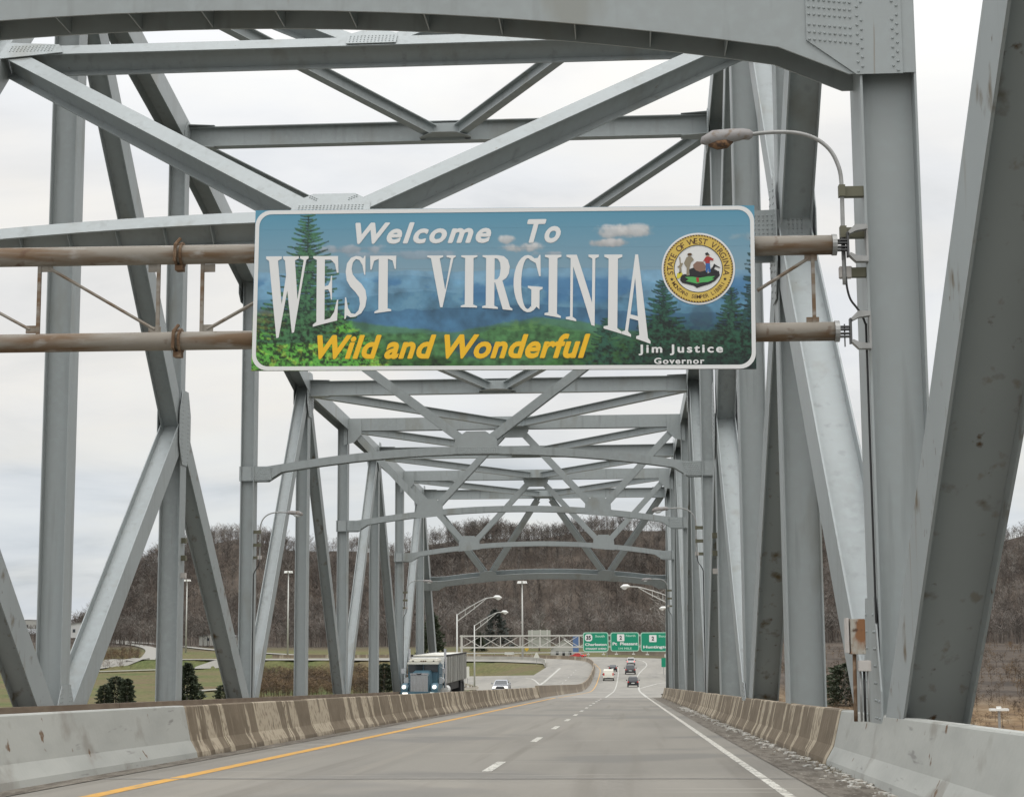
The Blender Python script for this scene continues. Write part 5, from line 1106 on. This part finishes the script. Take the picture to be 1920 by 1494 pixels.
evergreen(418, 1310, 300, 3.0, 3.6, 'small dark evergreen seen beside the dark diagonal brace', 'dome', seed=5)
evergreen(722, 1310, 330, 4.5, 5.5, 'dark green bush left of the oncoming truck', 'dome', seed=6)
evergreen(1572, 1330, 290, 7.0, 6.8, 'dark green bush behind the lower right truss posts', 'dome', seed=7)
evergreen(812, 1240, 600, 10, 15, 'dark evergreen tree above the truck trailer', 'cone', name='evergreen_tree', seed=8)
evergreen(930, 1240, 690, 16, 15, 'blue-green evergreen tree behind the left half of the far gantry', 'cone', leafm2, 'evergreen_tree', 9)
evergreen(900, 1240, 640, 6, 7, 'small dark evergreen below the far gantry', 'cone', name='evergreen_tree', seed=10)
# ------------------------------------------------------------------ roads and buildings in the valley
vroad = mat('valley_road', (.24, .23, .205), .9); tzf = lambda x, y: float(tz(x, y))
def vr(name, pxs, w, label=None):
    P = [ground(*p) for p in pxs]; P = smoothpts(P, 3)
    o = ribbon(name, [(p.x, p.y, 0) for p in P], w, vroad, .35, None, tzf); tag(o, kind='structure')
vr('ramp_road', [(130, 1262), (195, 1250), (230, 1243), (262, 1236), (285, 1226), (280, 1216), (245, 1209), (215, 1204)], 5.5)
vr('valley_road', [(215, 1202), (260, 1206), (300, 1209), (345, 1213), (400, 1219), (470, 1224), (560, 1229), (640, 1232)], 4.5)
vr('lower_road', [(120, 1262), (200, 1260), (300, 1257), (400, 1252), (480, 1250)], 4)
vr('lower_road', [(330, 1301), (390, 1296), (450, 1292)], 4)
def house(px, py, Y, w, d, hw, hr, wall, roof, label, rot=0):
    X = (px-1172)/F*Y; g = float(tz(X, Y)) if py is None else min(at(px, py, Y).z, 60); e = empty('house', (X, Y, g), label=label, cat='house')
    def q(name, b, m):
        o = b.build(name, m); o.parent = e; return o
    b = MB(); b.box((-w/2, -d/2, -1), (w/2, d/2, hw)); b.plate([(-w/2, -d/2+.1, hw), (w/2, -d/2+.1, hw), (0, -d/2+.1, hw+hr)], (0, 1, 0), .2); q('wall', b, wall)
    b = MB(); 
    for s in (-1, 1): b.plate([(s*(w/2+.3), -d/2-.3, hw-.2), (0, -d/2-.3, hw+hr+.05), (0, d/2+.3, hw+hr+.05), (s*(w/2+.3), d/2+.3, hw-.2)], (s*hr, 0, w/2), .15)
    q('roof', b, roof)
    for x in (-w*.25, w*.25): b = MB(); b.box((x-.5, -d/2-.05, 1.0), (x+.5, -d/2+.02, 2.2)); q('window', b, gls)
    b = MB(); b.box((-.45, -d/2-.06, 0), (.45, -d/2+.02, 2.1)); q('door', b, lk)
    e.rotation_euler.z = rot
hw_ = mat('house_white_siding', (.38, .38, .35), .7); rf_ = mat('house_grey_roof', (.20, .20, .20), .8)
house(1058, 1232, 600, 9, 8, 3.0, 3.2, hw_, mat('pale_roof', (.42, .42, .38), .8), 'small pale gabled house behind the far gantry')
house(410, 1205, 730, 16, 9, 3.0, 1.5, hw_, rf_, 'low white house at the foot of the hill seen between left truss posts')
house(152, 1190, 620, 12, 8, 4.0, .6, mat('white_metal_wall', (.5, .5, .5), .5), rf_, 'white flat shed at the far left beyond the second post')
house(158, 1176, 900, 26, 8, 4.0, 1.0, mat('grey_wall', (.34, .34, .33), .6), rf_, 'long grey building above the white shed at the far left')
house(45, 1176, 1300, 50, 12, 5.0, 1.0, hw_, rf_, 'pale low warehouse on the left horizon')
house(95, 1184, 1000, 18, 9, 3.4, 1.0, mat('tan_wall_siding', (.45, .42, .38), .6), rf_, 'small tan building on the left valley floor')
e = empty('underpass', at(995, 1262, 455), label='small dark underpass opening beneath the curved ramp', cat='underpass')
cc = mat('underpass_concrete', (.16, .15, .135), .9)
p0, p1 = at(975, 1246, 462), at(1022, 1264, 462)
b = MB(); b.box((p0.x-1, 462, p0.z-.5), (p1.x+1, 466, p0.z+.3)); b.build('slab', cc, e)
for x in (p0.x-.8, (p0.x+p1.x)/2, p1.x+.4): b = MB(); b.box((x, 462.2, p1.z-3), (x+.6, 465.8, p0.z-.5)); b.build('pier', cc, e)
b = MB(); b.box((p0.x-1, 466.2, p1.z-3), (p1.x+1, 466.6, p0.z+.2)); b.build('painted_shade_panel', mat('underpass_painted_shade', (.03, .03, .035), .9), e)  # near-black panel added behind the piers, painting the shade of the opening
# ------------------------------------------------------------------ litter along the right barrier
lit = MB(); r = random.Random(3)
for i in range(420):
    y = 14+r.random()**1.4*70; x = 2.84-abs(r.gauss(0, .16))-.01
    if x < 2.1: continue
    s_ = r.uniform(.012, .05)*(.8+y/60); a = r.uniform(0, 3.1); lit.obox(dk(x, y, .012+s_*.12), (math.cos(a)*s_, math.sin(a)*s_*1.8, 0), (-math.sin(a)*s_*.6, math.cos(a)*s_*.6, 0), (0, 0, s_*.22))
tag(lit.build('roadside_litter', mat('pale_grit_and_ice', (.55, .54, .50), .8, 0, [(12, .4, .65, (.28, .24, .19), 4)])), kind='stuff')
lit = MB()
for i in range(300):
    y = 18+r.random()*14; x = 2.86-abs(r.gauss(0, .09)); a = r.uniform(0, 6.28); L = r.uniform(.03, .10)
    if abs(y-24.6) > 1.3+r.random()*1.5: continue
    p = dk(x, y, .01); lit.add([p, p+Vector((.008, .004, 0)), p+Vector((math.cos(a)*L*.6, math.sin(a)*L*.6, L*.7))], [(0, 1, 2)])
tag(lit.build('dry_weeds', mat('dry_weed', (.20, .16, .08), .9)), kind='stuff')
for me in bpy.data.meshes: me.validate()
